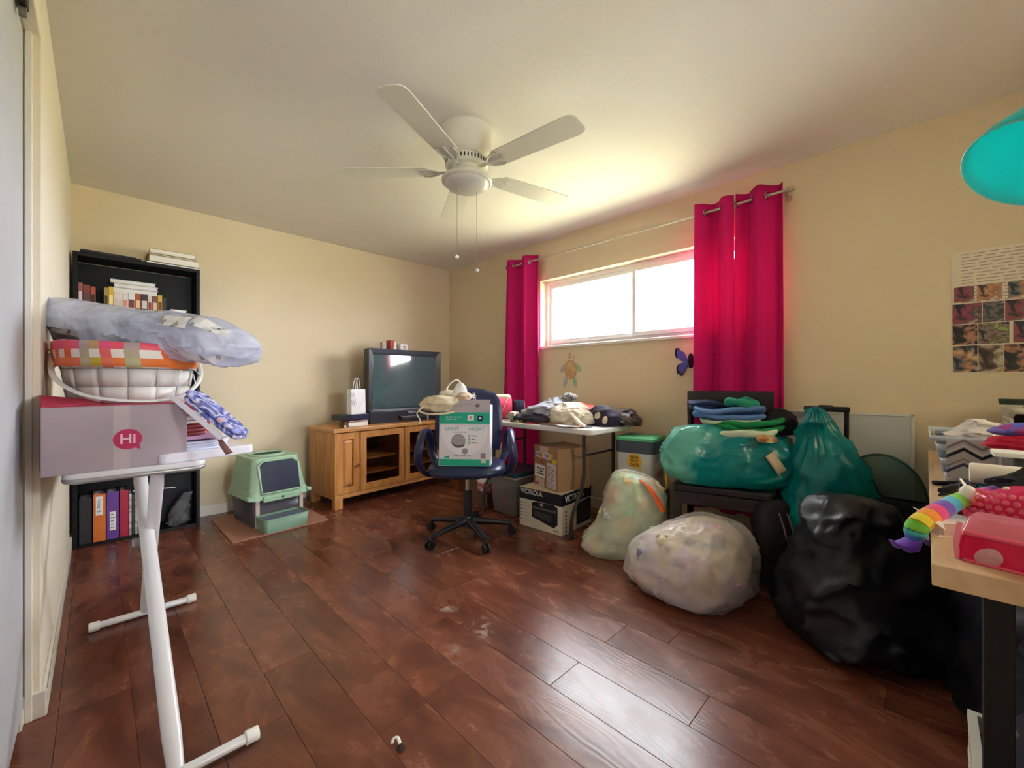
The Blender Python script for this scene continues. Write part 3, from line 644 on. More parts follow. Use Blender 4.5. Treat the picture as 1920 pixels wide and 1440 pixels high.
# ------------------------------------------------------------------ narrow white craft table with T feet
ct = thing('craft_table', 'narrow white folding table on two crossed tube legs with bar feet', 'table')
WM = mat('white_tube_paint', (232, 232, 238), .28, .02, coat=.3)
CTZ = .80
MB().prism([(x_+.10, y_+2.32) for x_, y_ in rrect(.36, .95, .04, 6)], CTZ-.018, CTZ).build('tabletop', mat('white_laminate', (228, 228, 232), .35, .02), ct, bevel=.004)
MB().tube([(x_+.10, y_+2.32, CTZ-.024) for x_, y_ in rrect(.345, .935, .035, 6)], .009, 8, closed=True).build('top_frame', mat('grey_metal', (176, 174, 176), .35, .02, metal=.5), ct, smooth=50)
def leg(foot, topp, w_, footx):
    a, c = Vector(foot), Vector(topp)
    pts = [a.lerp(c, t) for t in (0, .08, .5, .92, 1)]
    l_ = MB().tube(pts, [w_*.8, w_, w_, w_, w_*.9], 16, flat=.62).build('leg', WM, ct, smooth=50)
    y = foot[1]
    MB().tube([(footx[0]+.03, y, .02), (footx[1]-.03, y, .02)], .014, 14).build('foot_bar', WM, l_, smooth=50)
    for x0, x1 in ((footx[0], footx[0]+.036), (footx[1]-.036, footx[1])):
        MB().tube([(x0, y, .02), (x0+.003, y, .02), (x1-.003, y, .02), (x1, y, .02)], [.015, .0195, .0195, .018], 14).build('end_cap', WHITE, l_, smooth=50)
    return l_
leg((.150, 1.435, .02), (.125, 2.52, CTZ-.03), .023, (-.05, .345))
leg((.155, 2.555, .02), (.150, 1.93, CTZ-.03), .021, (-.03, .342))
MB().cbox((.128, 2.17, .46), (.07, .03, .03)).build('pivot_bracket', mat('grey_metal', (176, 174, 176)), ct, bevel=.004)
# box with speech bubble
hb = thing('cardboard_box', 'pinkish grey cardboard box with a round pink speech bubble print', 'box', (-.120, 1.847, CTZ), 5)
HB = mat('mauve_cardboard', (172, 157, 165), .7, .04, 6)
MB().box(0, 0, 0, .3475, .18, .207).build('carton', HB, hb, bevel=.002)
MB().box(.001, .0006, .2071, .3465, .179, .209).build('lid_flap', mat('crimson_print', (182, 38, 72), .6, .05), hb)
PINK = mat('magenta_print', (186, 10, 84), .55, .02)
Mf = Matrix(((1, 0, 0, 0), (0, 0, -1, 0), (0, 1, 0, 0), (0, 0, 0, 1)))
poly = ell(.190, .095, .036, .0335, 0, 28)
MB().prism(poly, 0, .0008, 0, Mf).prism([(.205, .068), (.222, .058), (.219, .075)], 0, .0008, 0, Mf).build('speech_bubble', PINK, hb)
text('Hi', hb, (.190, -.0012, .095), (1, 0, 0), (0, 0, 1), .044, mat('pale_pink_print', (232, 190, 204), .6, 0), bold=.0008)
MB().add([(.002, .002, .2095), (.0, .176, .240), (.20, .176, .2105), (.002, .002, .2110), (.0, .176, .2415), (.20, .176, .2120)], [(2, 1, 0), (3, 4, 5), (0, 1, 4, 3), (1, 2, 5, 4), (2, 0, 3, 5)]).build('raised_flap', MATS['crimson_print'], hb)
MB().box(.155, -.0006, .0, .195, 0, .207).build('sealing_tape', mat('clear_tape', (178, 164, 171), .3, .02), hb)
# crimson box behind, carrying the basket
cb = thing('gift_box', 'crimson box behind the mauve carton with the white basket on it', 'box', (.105, 2.20, CTZ), 0)
CRM = mat('crimson_print', (182, 38, 72))
MB().box(-.215, -.15, 0, .215, .17, .17).build('carton', CRM, cb, bevel=.002)
MB().box(-.219, -.154, .15, .219, .174, .198).build('lid', CRM, cb, bevel=.002)
# white basket
bk = thing('woven_basket', 'white woven oval basket with drooping handle on the crimson box', 'basket', (.092, 2.20, .999))
BW = mat('white_wood_strip', (228, 226, 222), .5, .03); BW2 = mat('white_wood_strip_warm', (222, 219, 214), .5, .03)
ax_, ay_ = .194, .265
def bas(u, z, off=0):
    t = .84+.16*min(1, z/.19)**.7; return ((ax_*t+off)*math.cos(u), (ay_*t+off)*math.sin(u), z)
NS = 15
MB().lathe([(.001, .0), (.84, 0), (.84, .006), (.001, .006)], 40, cap=False, sx=ax_, sy=ay_).build('bottom', BW2, bk)
MB().grid(lambda u, v: bas(2*PI*u, .004+v*.188, -.004), 66, 8, closed_u=True).build('lining', BW2, bk, smooth=60, solid=.002)
for r_ in range(3):
    z0, z1 = .006+r_*.063, .006+r_*.063+.061
    for k_ in range(NS):
        u0, u1 = 2*PI*k_/NS, 2*PI*(k_+1)/NS; o_ = .003 if (k_+r_) % 2 else .0005
        def f(u, v): return bas(u0+(u1-u0)*(.006+.988*u), z0+(z1-z0)*v, o_+.0008*math.sin(PI*u))
        MB().grid(f, 5, 3).build('woven_strip', (BW, BW2)[(k_+r_) % 2], bk, smooth=60, solid=.002)
for z in (.19, ): MB().tube([bas(2*PI*k_/48, z, .004) for k_ in range(48)], .007, 8, closed=True).build('rim_hoop', BW, bk, smooth=60)
fd = Vector((0, -1, 0)); lt = Vector((1, 0, 0))
MB().tube(curve([tuple(-lt*.208+Vector((0, 0, .185))), tuple(-lt*.197+fd*.12+Vector((0, 0, .10))), tuple(-lt*.115+fd*.25+Vector((0, 0, .038))), tuple(lt*.03+fd*.288+Vector((0, 0, .018))), tuple(lt*.135+fd*.24+Vector((0, 0, .038))), tuple(lt*.2+fd*.12+Vector((0, 0, .10))), tuple(lt*.212+Vector((0, 0, .18)))], 8), .008, 8, flat=.5).build('handle', WHITE, bk, smooth=60)
RIB = mat('grey_white_ribbon', (206, 206, 204), .6, .05); RIBD = mat('dark_ribbon_edge', (70, 70, 78), .6)
c0 = W(128, 668, d=1.56)-Vector((.092, 2.20, .999))
for (dx, dz, w_, m_) in ((-.075, .015, .018, RIB), (-.095, -.055, .004, RIBD), (-.105, -.095, .02, RIB), (-.05, -.07, .022, RIB), (-.03, .03, .022, RIB)):
    p1 = c0+lt*(dx)+Vector((0, 0, dz))
    MB().tube(curve([tuple(c0), tuple(c0.lerp(p1, .5)+Vector((.0, -.008, .012))), tuple(p1)], 5), [w_*.5]+[w_*.6]*9+[w_*.5], 8, flat=.15).build('ribbon', m_, bk, smooth=60)
c1 = W(354, 690, d=1.58)-Vector((.092, 2.20, .999))
for (dx, dz) in ((.02, -.06), (.035, -.03), (.0, -.05)):
    p1 = c1+lt*dx+Vector((0, 0, dz)); MB().tube([tuple(c1), tuple(c1.lerp(p1, .5)+Vector((.004, -.004, .004))), tuple(p1)], .009, 8, flat=.2).build('ribbon', RIB, bk, smooth=60)
# gingham tin in the basket
def gingham():
    m, t, b_, out = nt('gingham_print'); L = t.links; N = t.nodes
    tc = N.new('ShaderNodeTexCoord'); mp = N.new('ShaderNodeMapping'); mp.inputs['Scale'].default_value = (1/.03, 1/.03, 1/.0293); mp.inputs['Location'].default_value = (.1, 0, -.68)
    L.new(tc.outputs['Object'], mp.inputs['Vector'])
    fl = N.new('ShaderNodeVectorMath'); fl.operation = 'FLOOR'; L.new(mp.outputs[0], fl.inputs[0])
    sp = N.new('ShaderNodeSeparateXYZ'); L.new(fl.outputs[0], sp.inputs[0])
    def par(sock):
        a = N.new('ShaderNodeMath'); a.operation = 'MULTIPLY'; a.inputs[1].default_value = .5; L.new(sock, a.inputs[0])
        c_ = N.new('ShaderNodeMath'); c_.operation = 'FRACT'; L.new(a.outputs[0], c_.inputs[0])
        d_ = N.new('ShaderNodeMath'); d_.operation = 'GREATER_THAN'; d_.inputs[1].default_value = .25; L.new(c_.outputs[0], d_.inputs[0]); return d_.outputs[0]
    wn = N.new('ShaderNodeTexWhiteNoise'); wn.noise_dimensions = '1D'; L.new(sp.outputs[0], wn.inputs['W'])
    cr = N.new('ShaderNodeValToRGB'); cr.color_ramp.interpolation = 'CONSTANT'; e = cr.color_ramp.elements
    cols = [(232, 90, 120), (240, 140, 40), (226, 180, 40), (236, 90, 60), (150, 190, 60), (110, 200, 180)]
    while len(e) < 6: e.new(.5)
    for q, c in enumerate(cols): e[q].position = q/6; e[q].color = lin(c)+(1,)
    L.new(wn.outputs[0], cr.inputs[0])
    ad = N.new('ShaderNodeMapRange'); ad.inputs[1].default_value = 3.9; ad.inputs[2].default_value = 6.1; L.new(sp.outputs[2], ad.inputs[0])
    c2 = N.new('ShaderNodeValToRGB'); c2.color_ramp.interpolation = 'CONSTANT'; e2 = c2.color_ramp.elements
    while len(e2) < 3: e2.new(.5)
    for q, c in enumerate([(244, 160, 50), (240, 120, 70), (236, 84, 140)]): e2[q].position = q/3; e2[q].color = lin(c)+(1,)
    L.new(ad.outputs[0], c2.inputs[0])
    mx = N.new('ShaderNodeMix'); mx.data_type = 'RGBA'; mx.inputs[0].default_value = .45; L.new(cr.outputs[0], mx.inputs[6]); L.new(c2.outputs[0], mx.inputs[7])
    px_, pz_ = par(sp.outputs[0]), par(sp.outputs[2])
    an = N.new('ShaderNodeMath'); an.operation = 'MULTIPLY'; L.new(px_, an.inputs[0]); L.new(pz_, an.inputs[1])
    fm = N.new('ShaderNodeMix'); fm.data_type = 'RGBA'; fm.inputs[7].default_value = lin((240, 232, 222))+(1,); L.new(an.outputs[0], fm.inputs[0]); L.new(mx.outputs[2], fm.inputs[6])
    L.new(fm.outputs[2], b_.inputs['Base Color']); b_.inputs['Roughness'].default_value = .5
    return m
GB = gingham()
def gl_(u, v):
    a = 2*PI*u; z = .137+.088*v
    p = Vector(bas(a, z, .014+.004*math.sin(7*a)*(1-v)+.003)); q = Vector((p.x*.7071-p.y*.7071, p.x*.7071+p.y*.7071, p.z))
    return (q.x, q.y, q.z-.02*q.x+.004*fn((q.x*8, q.y*8, v), 1, 4))
MB().grid(gl_, 80, 6, closed_u=True).build('gingham_liner', GB, bk, smooth=80, solid=.003, rz=-45)
# plastic bag of newspapers lying over the basket
pc = W(297, 625, d=1.60)
pb = thing('plastic_bag', 'big clear plastic bag full of newspapers lying across the basket', 'bag', pc, -45)
FB = film('blue_white_film', (232, 238, 255), .30, .10, .4, .7, 12, .28)
def interp(u, tab):
    for (u0, v0), (u1, v1) in zip(tab, tab[1:]):
        if u <= u1: t = (u-u0)/(u1-u0); t = t*t*(3-2*t)*.6+t*.4; return v0+(v1-v0)*t
    return tab[-1][1]
BT = [(0, .136), (.05, .133), (.25, .108), (.45, .088), (.6, .075), (.8, .058), (.92, .012), (1, -.055)]
BB = [(0, .128), (.04, .095), (.07, .03), (.11, -.03), (.3, -.058), (.5, -.072), (.65, -.098), (.82, -.122), (.92, -.10), (1, -.058)]
def bagf(u, v, out=0, a_only=0):
    a = 2*PI*v; zt, zb_ = interp(u, BT), interp(u, BB); zc, hh = (zt+zb_)/2, (zt-zb_)/2
    hd = .15*(1-abs(2*u-1)**4)**.7+.004; ca, sa = math.cos(a), math.sin(a)
    y = math.copysign(abs(ca)**.8, ca)*hd; z = zc+math.copysign(abs(sa)**.9, sa)*hh; x = (u-.5)*.775
    k = min(1, hh/.04)
    d = .018*fn((x*7, y*6, z*7), 1, 3)+.016*(max(0, rg((x*6+z*5, y*4, z*9), 1, 7))**4-.2)+.008*(max(0, rg((x*13-z*9, y*8, z*19), 1, 9))**3-.2)+.003*(max(0, rg((x*30, y*16, z*34), 1, 19))**3-.2)
    if a_only: d = max(d, 0)*.0+d
    return (x+.02*fn((y*9, z*9, 3), 1, 6)*k, y*(1+d*5*k)+out*ca, z+d*k*(.35 if sa > 0 else 1.1)*math.copysign(1, sa)+out*sa)
MB().grid(lambda u, v: bagf(v, u), 80, 130, closed_u=True).build('film', FB, pb, smooth=50)
PRN = patchwork('grey_newsprint', [(150, 148, 150), (90, 88, 92), (176, 174, 176), (120, 118, 120), (196, 194, 196)], 22, .5, stretch=(.8, .8, 3.2))
PRW = patchwork('pale_newsprint', [(226, 224, 222), (206, 204, 204), (150, 148, 150), (230, 228, 226), (214, 212, 212)], 26, .5, stretch=(2.4, 1, 1))
for (u0, u1, v0, v1, m_) in ((.075, .27, .56, .66, PRN), (.66, .78, .36, .46, PRW), (.79, .93, .33, .43, PRW), (.845, .875, .40, .43, PRN), (.70, .90, .60, .66, PRW)):
    MB().grid(lambda u, v: bagf(u0+(u1-u0)*u, v0+(v1-v0)*v, .0025), 16, 8).build('printed_page', m_, pb, smooth=50)
for (x_, y_, z_, s_, rot, tl) in ((.02, .0, -.035, (.50, .20, .03), 2, 5), (.16, .0, .005, (.32, .2, .025), -4, 9), (-.13, .0, .03, (.30, .17, .02), 2, 5)):
    n_ = thing('newspaper', ('folded newspaper with grey pictures inside the clear bag', 'folded newspaper at the bulging end inside the clear bag', 'thin newspaper section at the flat end inside the clear bag')[[.02, .16, -.13].index(x_)], 'newspaper', pc+Vector((x_*.707+y_*.707, -x_*.707+y_*.707, z_)), -45+rot, 'newspapers in the clear bag')
    M = Matrix.Rotation(R(tl), 4, 'Y')
    NP = patchwork('newsprint', [(210, 208, 204), (150, 150, 152), (214, 212, 208), (96, 96, 100), (206, 204, 200), (190, 188, 186)], 16, .8, stretch=(1.4, 3, 3))
    MB().slab(s_[0], s_[1], s_[2], 2, 5, .004, M=M).build('folded_sheets', NP, n_, smooth=60)
# papers, folders and a blue patterned book beside the box
px_ = .275; py_ = 1.985
st = thing('white_binder', 'white ring binder lying flat under the papers at the table edge', 'binder', (px_, py_, CTZ), 12)
MB().prism(rrect(.30, .22, .02, 5), 0, .034).build('cover', mat('glossy_white', (232, 230, 240), .25, .02), st, bevel=.006)
t = thing('paper_stack', 'white loose papers lying on the white binder', 'papers', (px_-.03, py_+.005, CTZ+.0345), 16)
MB().slab(.24, .20, .03, 4, 8, .006).build('sheets', mat('bluish_paper', (218, 220, 240), .6, .03), t, smooth=50)
t = thing('pink_folder', 'pink folder with white tag among the papers', 'folder', (px_-.055, py_+.01, CTZ+.070), 10)
MB().prism(rrect(.20, .18, .01), 0, .014).build('cover', mat('lilac_pink_card', (206, 160, 196), .6, .05), t, bevel=.002)
MB().box(.095, -.07, .002, .125, -.05, .012).build('tag', PAPER, t)
t = thing('magazine', 'red and white magazines piled on the pink folder', 'magazine', (px_-.07, py_+.01, CTZ+.086), 6)
MB().slab(.185, .17, .085, 6, 12, .004).build('pages', patchwork('red_white_pages', [(214, 196, 194), (150, 60, 66), (226, 214, 214), (170, 84, 88), (222, 210, 208)], 22, .5, stretch=(.3, .3, 3)), t, smooth=50)
# blue patterned fabric bag leaning down over the papers
A_ = W(352, 742, d=1.50); B_ = W(452, 826, d=1.50); ctr = (A_+B_)/2; dirv = (B_-A_)
bb = thing('fabric_pouch', 'blue and white patterned fabric pouch leaning down over the papers', 'pouch', ctr, 0)
L_ = dirv.length; xax = dirv.normalized(); yax = Vector((.5, .85, .1)); yax = (yax-xax*yax.dot(xax)).normalized(); zax = xax.cross(yax)
Mb = Matrix((xax, yax, zax)).transposed().to_4x4()
BP = patchwork('blue_floral_print', [(150, 156, 216), (60, 66, 140), (214, 210, 230), (110, 120, 200), (40, 44, 96), (164, 170, 226), (214, 160, 140)], 12, .8, smooth=True, lo=.33, dist=.8)
MB().slab(L_*1.0, .105, .03, 2, 5, .006, M=Mb, e=.4).build('pouch_body', BP, bb, smooth=60)
MB().cbox((0, 0, 0), (L_*.9, .012, .014)).build('white_band', mat('white_strap', (232, 230, 240), .6, .03), bb).matrix_local = Mb @ Matrix.Translation((-.02, -.056, -.012))
MB().tube([Mb @ Vector(p) for p in ((L_*.36, -.058, -.018), (L_*.46, -.062, -.024), (L_*.60, -.066, -.03))], [.008, .013, .015], 8, flat=.25).build('brown_strap', mat('brown_leather', (104, 62, 60), .6, .05), bb, smooth=50)
# ------------------------------------------------------------------ litter box on a mat
mt_ = tag(MB().prism([(.625, 3.965), (.635, 3.275), (1.278, 3.302), (1.262, 3.985)][::-1], .0005, .008).build('floor_mat', mat('pinkish_tan_mat', (160, 112, 90), .8, .08, 20, .2, 200), bevel=.003), 'flat pinkish tan mat under the green litter box', 'mat')
lb = thing('litter_box', 'sage green hooded litter box with dark flap and pull-out tray', 'litter box', (.955, 3.70, .008), 7)
lb.scale = (1.08, 1.05, 1.0)
SAGE = mat('sage_plastic', (158, 190, 162), .4, .03); SMOKE = film('smoke_plastic', (120, 116, 124), .35, .2, .3, 0, 5, .05)
def taper(b, sx0, sy0, sx1, sy1, z0, z1, r, mi=0, n=5, cap0=True, cap1=True, off=(0, 0, 0, 0)):
    A = rrect(sx0, sy0, r, n); B2 = rrect(sx1, sy1, r, n); k = len(A)
    vs = [(x+off[0], y+off[1], z0) for x, y in A]+[(x+off[2], y+off[3], z1) for x, y in B2]
    fs = [(i, (i+1) % k, k+(i+1) % k, k+i) for i in range(k)]
    if cap0: fs.append(tuple(range(k))[::-1])
    if cap1: fs.append(tuple(range(k, 2*k)))
    b.add(vs, fs, mi); return b
taper(MB(), .32, .39, .345, .42, .0, .215, .03, cap1=False).build('base_tub', SMOKE, lb, smooth=40, solid=.003)
taper(MB(), .30, .37, .31, .38, .004, .05, .02).build('cat_litter', mat('grey_litter', (120, 108, 104), .95, .2, 60, .6, 200), lb)
for x_ in (-.145, .145): MB().box(x_-.013, -.215, 0, x_+.013, -.198, .215).build('leg', mat('pale_pink_plastic', (196, 180, 172), .4), lb, bevel=.004)
b = MB()
taper(b, .40, .465, .385, .45, .205, .232, .04, cap0=False); taper(b, .385, .45, .372, .435, .232, .262, .04, cap0=False, cap1=False)
taper(b, .372, .435, .31, .36, .262, .50, .05, cap0=False, cap1=True, off=(0, 0, 0, .015))
b.build('hood', SAGE, lb, smooth=35)
MB().tube([(.115*math.cos(t), .02+.10*math.sin(t), .503) for t in [2*PI*k/28 for k in range(28)]], .012, 8, closed=True).build('lid_rim', SAGE, lb, smooth=60)
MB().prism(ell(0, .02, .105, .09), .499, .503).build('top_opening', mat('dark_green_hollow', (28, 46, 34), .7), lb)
def fp(x_, z_, o): # point on the sloping hood front
    t = (z_-.262)/.238; return (x_*(1-.12*t), -.2175+t*.0525-o, z_)
poly = [(-.118, .256), (.125, .256), (.138, .445), (.10, .472), (-.105, .472), (-.138, .445)]
vs = [fp(x_, z_, .004) for x_, z_ in poly]+[fp(x_, z_, .012) for x_, z_ in poly]
MB().add(vs, [tuple(range(6)), tuple(range(6, 12))[::-1]]+[(i, (i+1) % 6, 6+(i+1) % 6, 6+i) for i in range(6)]).build('flap', mat('dark_navy_flap', (40, 46, 66), .3, .03), lb, bevel=.004)
fr = MB()
pp = [fp(x_*1.06, .36+(z_-.36)*1.08, .01) for x_, z_ in poly]; fr.tube(pp, .009, 8, closed=True)
fr.build('flap_frame', SAGE, lb, smooth=50)
MB().box(-.12, -.244, .186, .13, -.225, .232).build('front_lip', SAGE, lb, bevel=.008)
MB().cyl((.005, -.246, .209), (.005, -.240, .209), .008).build('latch', mat('dark_green_hollow', (28, 46, 34)), lb)
for s in (-1, 1): MB().box(s*.196-.014, -.235, .21, s*.196+.014, -.18, .236).build('hood_tab', SAGE, lb, bevel=.006)
dr = MB(); taper(dr, .27, .15, .29, .165, .0, .098, .025, cap1=False, off=(-.02, -.305, -.02, -.305)); dr.build('drawer', mat('sage_plastic_dark', (118, 150, 128), .35, .03), lb, smooth=40, solid=.004)
MB().prism([(x_-.02, y_-.305) for x_, y_ in rrect(.28, .155, .02)], .078, .086).build('drawer_insert', film('smoky_blue_insert', (130, 142, 160), .15, .12, .2, 0, 5, .05), lb, bevel=.002)

# ------------------------------------------------------------------ TV cabinet
tvc = thing('media_cabinet', 'honey oak media cabinet with glass doors below the television', 'cabinet', (1.406, 3.509, 0), 5.9)
OAK = wood('honey_oak', (186, 122, 62), (212, 152, 90), .4, 2, 2.2, .06); OAKH = wood('honey_oak_flat', (190, 128, 68), (216, 158, 96), .38, 0, 2.2, .06)
CW, CD, CT = 1.42, .455, .685
MB().box(-.02, -.02, CT-.034, CW+.02, CD, CT).build('top_board', OAKH, tvc, bevel=.006)
MB().box(0, 0, .085, .018, CD, CT-.034).build('side_panel', OAK, tvc); MB().box(CW-.018, 0, .085, CW, CD, CT-.034).build('side_panel', OAK, tvc)
MB().box(.018, CD-.008, .085, CW-.018, CD, CT-.034).build('back_panel', mat('dark_board', (50, 34, 26), .7), tvc)
MB().box(.018, .022, .085, CW-.018, CD-.008, .103).build('bottom_board', OAKH, tvc)
for x_ in (.232, .705, 1.178): MB().box(x_-.009, .022, .103, x_+.009, CD-.01, CT-.034).build('divider', OAK, tvc)
for z_ in (.25, .385):
    MB().box(.245, .035, z_, .695, CD-.01, z_+.016).build('shelf', OAKH, tvc); MB().box(.715, .035, z_, 1.165, CD-.01, z_+.016).build('shelf', OAKH, tvc)
b = MB()
MB().box(0, 0, .085, CW, .02, .118).build('bottom_rail', OAKH, tvc, bevel=.003)
for (x_, y_) in ((0, 0), (CW-.07, 0), (0, CD-.06), (CW-.07, CD-.06)): MB().box(x_, y_-.001, 0, x_+.07, y_+.055, .086).build('leg', OAK, tvc, bevel=.003)
def frame_door(x0, x1, glass_, knob):
    z0, z1 = .122, CT-.04; q = .058; y0 = -.002
    d_ = MB().prism([(x0, z0), (x1, z0), (x1-q, z0+q), (x0+q, z0+q)], 0, .02, 0, Mdoor).prism([(x0, z1), (x0+q, z1-q), (x1-q, z1-q), (x1, z1)], 0, .02, 0, Mdoor)
    d_.prism([(x0, z0), (x0+q, z0+q), (x0+q, z1-q), (x0, z1)], 0, .02, 0, Mdoor).prism([(x1, z0), (x1, z1), (x1-q, z1-q), (x1-q, z0+q)], 0, .02, 0, Mdoor)
    d = d_.build('door', OAK, tvc, bevel=.003)
    if glass_:
        MB().box(x0+q-.004, .006, z0+q-.004, x1-q+.004, .010, z1-q+.004).build('glass_pane', glass('smoked_glass', (222, 214, 206)), d)
    else:
        b = MB(); g = .012
        cx0, cx1, cz0, cz1 = x0+q+.004, x1-q-.004, z0+q+.004, z1-q-.004; s = .022
        b.add([(cx0, .012, cz0), (cx1, .012, cz0), (cx1, .012, cz1), (cx0, .012, cz1), (cx0+s, 0, cz0+s), (cx1-s, 0, cz0+s), (cx1-s, 0, cz1-s), (cx0+s, 0, cz1-s)], [(0, 1, 5, 4), (1, 2, 6, 5), (2, 3, 7, 6), (3, 0, 4, 7), (4, 5, 6, 7)])
        b.build('raised_panel', OAK, d)
    if knob is not None:
        MB().lathe([(.001, 0), (.007, 0), (.006, .012), (.013, .018), (.015, .026), (.011, .032), (.001, .033)], 16, M=Matrix.Translation((knob, -.002, .36)) @ Matrix.Rotation(R(90), 4, 'X'), cap=False).build('knob', CHROME, d, smooth=50)
Mdoor = Matrix(((1, 0, 0, 0), (0, 0, -1, .018), (0, 1, 0, 0), (0, 0, 0, 1)))
frame_door(.012, .226, False, .208); frame_door(.236, .702, True, None); frame_door(.708, 1.174, True, None); frame_door(1.184, CW-.012, False, 1.2)
MB().box(.02, .01, .12, CW-.02, .0215, .121).build('front_shadow_gap', OAKH, tvc)  # thin oak strip in the gap below the doors

# ------------------------------------------------------------------ CRT television
tv = thing('television', 'big dark grey tube television on the oak cabinet', 'TV', (1.80, 3.70, CT))
TVP = mat('tv_dark_plastic', (44, 44, 54), .38, .03); TVB = mat('tv_bezel_grey', (62, 64, 74), .32, .03)
TWd, THt = .815, .72
b = MB()
# shell behind the bezel, narrowing to the back
z0, z1 = .0, THt
rings = [(0.0, 0, 0, TWd, z0, z1), (.07, 0, .0, TWd, z0, z1-.004), (.12, .02, 0, TWd-.02, z0, z1-.03), (.36, .13, 0, TWd-.13, z0+.05, z1-.16)]
vs = [];
for (y_, a, _, c, e0, e1) in rings: vs += [(a, y_+.03, e0), (c, y_+.03, e0), (c, y_+.03, e1), (a, y_+.03, e1)]
fs = [(0, 1, 2, 3)[::-1], (12, 13, 14, 15)]+[(i*4+q, i*4+(q+1) % 4, i*4+4+(q+1) % 4, i*4+4+q) for i in range(3) for q in range(4)]
b.add(vs, fs); b.build('shell', TVP, tv, bevel=.008)
def rect_ring(b, X0, X1, Z0, Z1, x0, x1, zz0, zz1, yo, yi, yb):
    vs = [(X0, yo, Z0), (X1, yo, Z0), (X1, yo, Z1), (X0, yo, Z1), (x0, yi, zz0), (x1, yi, zz0), (x1, yi, zz1), (x0, yi, zz1), (X0, yb, Z0), (X1, yb, Z0), (X1, yb, Z1), (X0, yb, Z1)]
    b.add(vs, [(0, 1, 5, 4), (1, 2, 6, 5), (2, 3, 7, 6), (3, 0, 4, 7), (1, 0, 8, 9), (2, 1, 9, 10), (3, 2, 10, 11), (0, 3, 11, 8)])
b = MB(); rect_ring(b, 0, TWd, .115, THt, .04, TWd-.052, .135, THt-.045, 0, .008, .03); b.build('bezel', TVB, tv, bevel=.004)
b = MB(); rect_ring(b, .04, TWd-.052, .135, THt-.045, .056, TWd-.066, .148, THt-.06, .0085, .03, .0086); b.build('inner_bezel', mat('tv_inner_bezel', (90, 94, 106), .3, .03), tv)
SCR = mat('tv_screen', (74, 96, 102), .06, .02, spec=.9, coat=.6)
def scr(u, v):
    x_ = .054+(TWd-.118)*u; z_ = .146+(THt-.204)*v
    return (x_, .032-.024*(1-(2*u-1)**2)*(1-.0*(2*v-1)**2)-.006*(1-(2*v-1)**2), z_)
MB().grid(scr, 20, 16).build('screen', SCR, tv, smooth=180)
MB().box(.01, .0, .0, TWd-.01, .035, .114).build('lower_panel', TVP, tv, bevel=.006)
MB().prism([(.33, .028), (.37, .026), (.62, .03), (.66, .055), (.64, .062), (.36, .058), (.31, .066)], 0, .03, 0, Matrix(((1, 0, 0, 0), (0, 0, -1, .002), (0, 1, 0, 0), (0, 0, 0, 1)))).build('control_flap', TVB, tv, bevel=.006)
text('SANYO', tv, (.46, -.002, .092), (1, 0, 0), (0, 0, 1), .026, mat('silver_print', (200, 200, 206), .4, 0), bold=.0006)
TT = CT+THt
def carton(name, label, cat, loc, d, c, rz=0, top=None, face=None, group=None):
    t = thing(name, label, cat, loc, rz, group)
    MB().box(0, 0, 0, d[0], d[1], d[2]).build('carton', mat('carton_%d_%d_%d' % c, c, .55, .04), t, bevel=.0015)
    if top: MB().box(.001, .001, d[2], d[0]-.001, d[1]-.001, d[2]+.0015).build('top_flap', mat('carton_%d_%d_%d' % top, top, .6), t)
    if face: MB().box(.004, -.0012, .004, d[0]-.004, 0, d[2]-.004).build('front_print', mat('carton_%d_%d_%d' % face, face, .5), t)
    return t
t = carton('small_box', 'tiny grey see-through box on top of the television', 'box', (1.985, 3.80, TT), (.042, .04, .075), (170, 160, 150))
t = carton('small_box', 'red small box with white striped side on top of the television', 'box', (2.068, 3.79, TT), (.075, .06, .095), (176, 74, 60), 14, (120, 60, 50))
MB().box(.044, -.0015, .004, .074, 0, .09).build('white_label', PAPER, t); dashes(t, (.05, -.002, .085), (0, 0, -1), (1, 0, 0), 2, .07, .011, mat('red_ink', (180, 60, 60), .7), seed=3)
t = carton('small_box', 'white small box beside the red one on the television', 'box', (2.172, 3.77, TT), (.095, .06, .064), (236, 230, 232), 10)
dashes(t, (.03, -.0015, .045), (1, 0, 0), (0, 0, 1), 2, .045, .018, mat('red_ink', (180, 60, 60), .7), seed=3)
# things on the cabinet beside the television
CTZ2 = CT
bx_ = thing('storage_tin', 'flat black box under the white gift bag on the oak cabinet', 'box', (1.50, 3.62, CT+.056), 8)
MB().box(0, 0, 0, .29, .15, .05).build('body', BLACKP, bx_, bevel=.003); MB().box(.11, -.0012, .004, .285, 0, .046).build('front_label', mat('navy_gloss', (50, 54, 84), .25), bx_)
book('book', 'thick hardback with cream pages lying on the oak cabinet', 1.545, 1.745, CT, .042, (150, 140, 110), .14, 3.60, lying=True, rz=8)
book('book', 'thin crimson paperback between the hardback and the black box', 1.55, 1.75, CT+.0425, .012, (120, 30, 54), .13, 3.60, lying=True, rz=10)
gl = tag(MB().lathe([(.001, 0), (.022, 0), (.024, .05), (.024, .052), (.021, .052), (.020, .006), (.001, .006)], 20, (1.485, 3.56, CT), cap=False).build('glass_jar', glass('jar_glass', (236, 232, 220)), smooth=50), 'small clear glass jar at the cabinet corner', 'jar')
tag(MB().ball((1.505, 3.545, CT+.013), .0125, 8).build('beige_ball', CREAM, smooth=80), 'tiny pale ball beside the glass jar', 'ball')
gb = thing('gift_bag', 'small white paper gift bag with twisted handles beside the television', 'gift bag', (1.60, 3.625, CT+.1065), 14)
b = MB(); b.box(0, 0, 0, .155, .07, .225, tx=.0, ty=.006); b.build('bag_body', mat('white_kraft_paper', (236, 234, 238), .55, .03, 6, .3, 14), gb, bevel=.002)
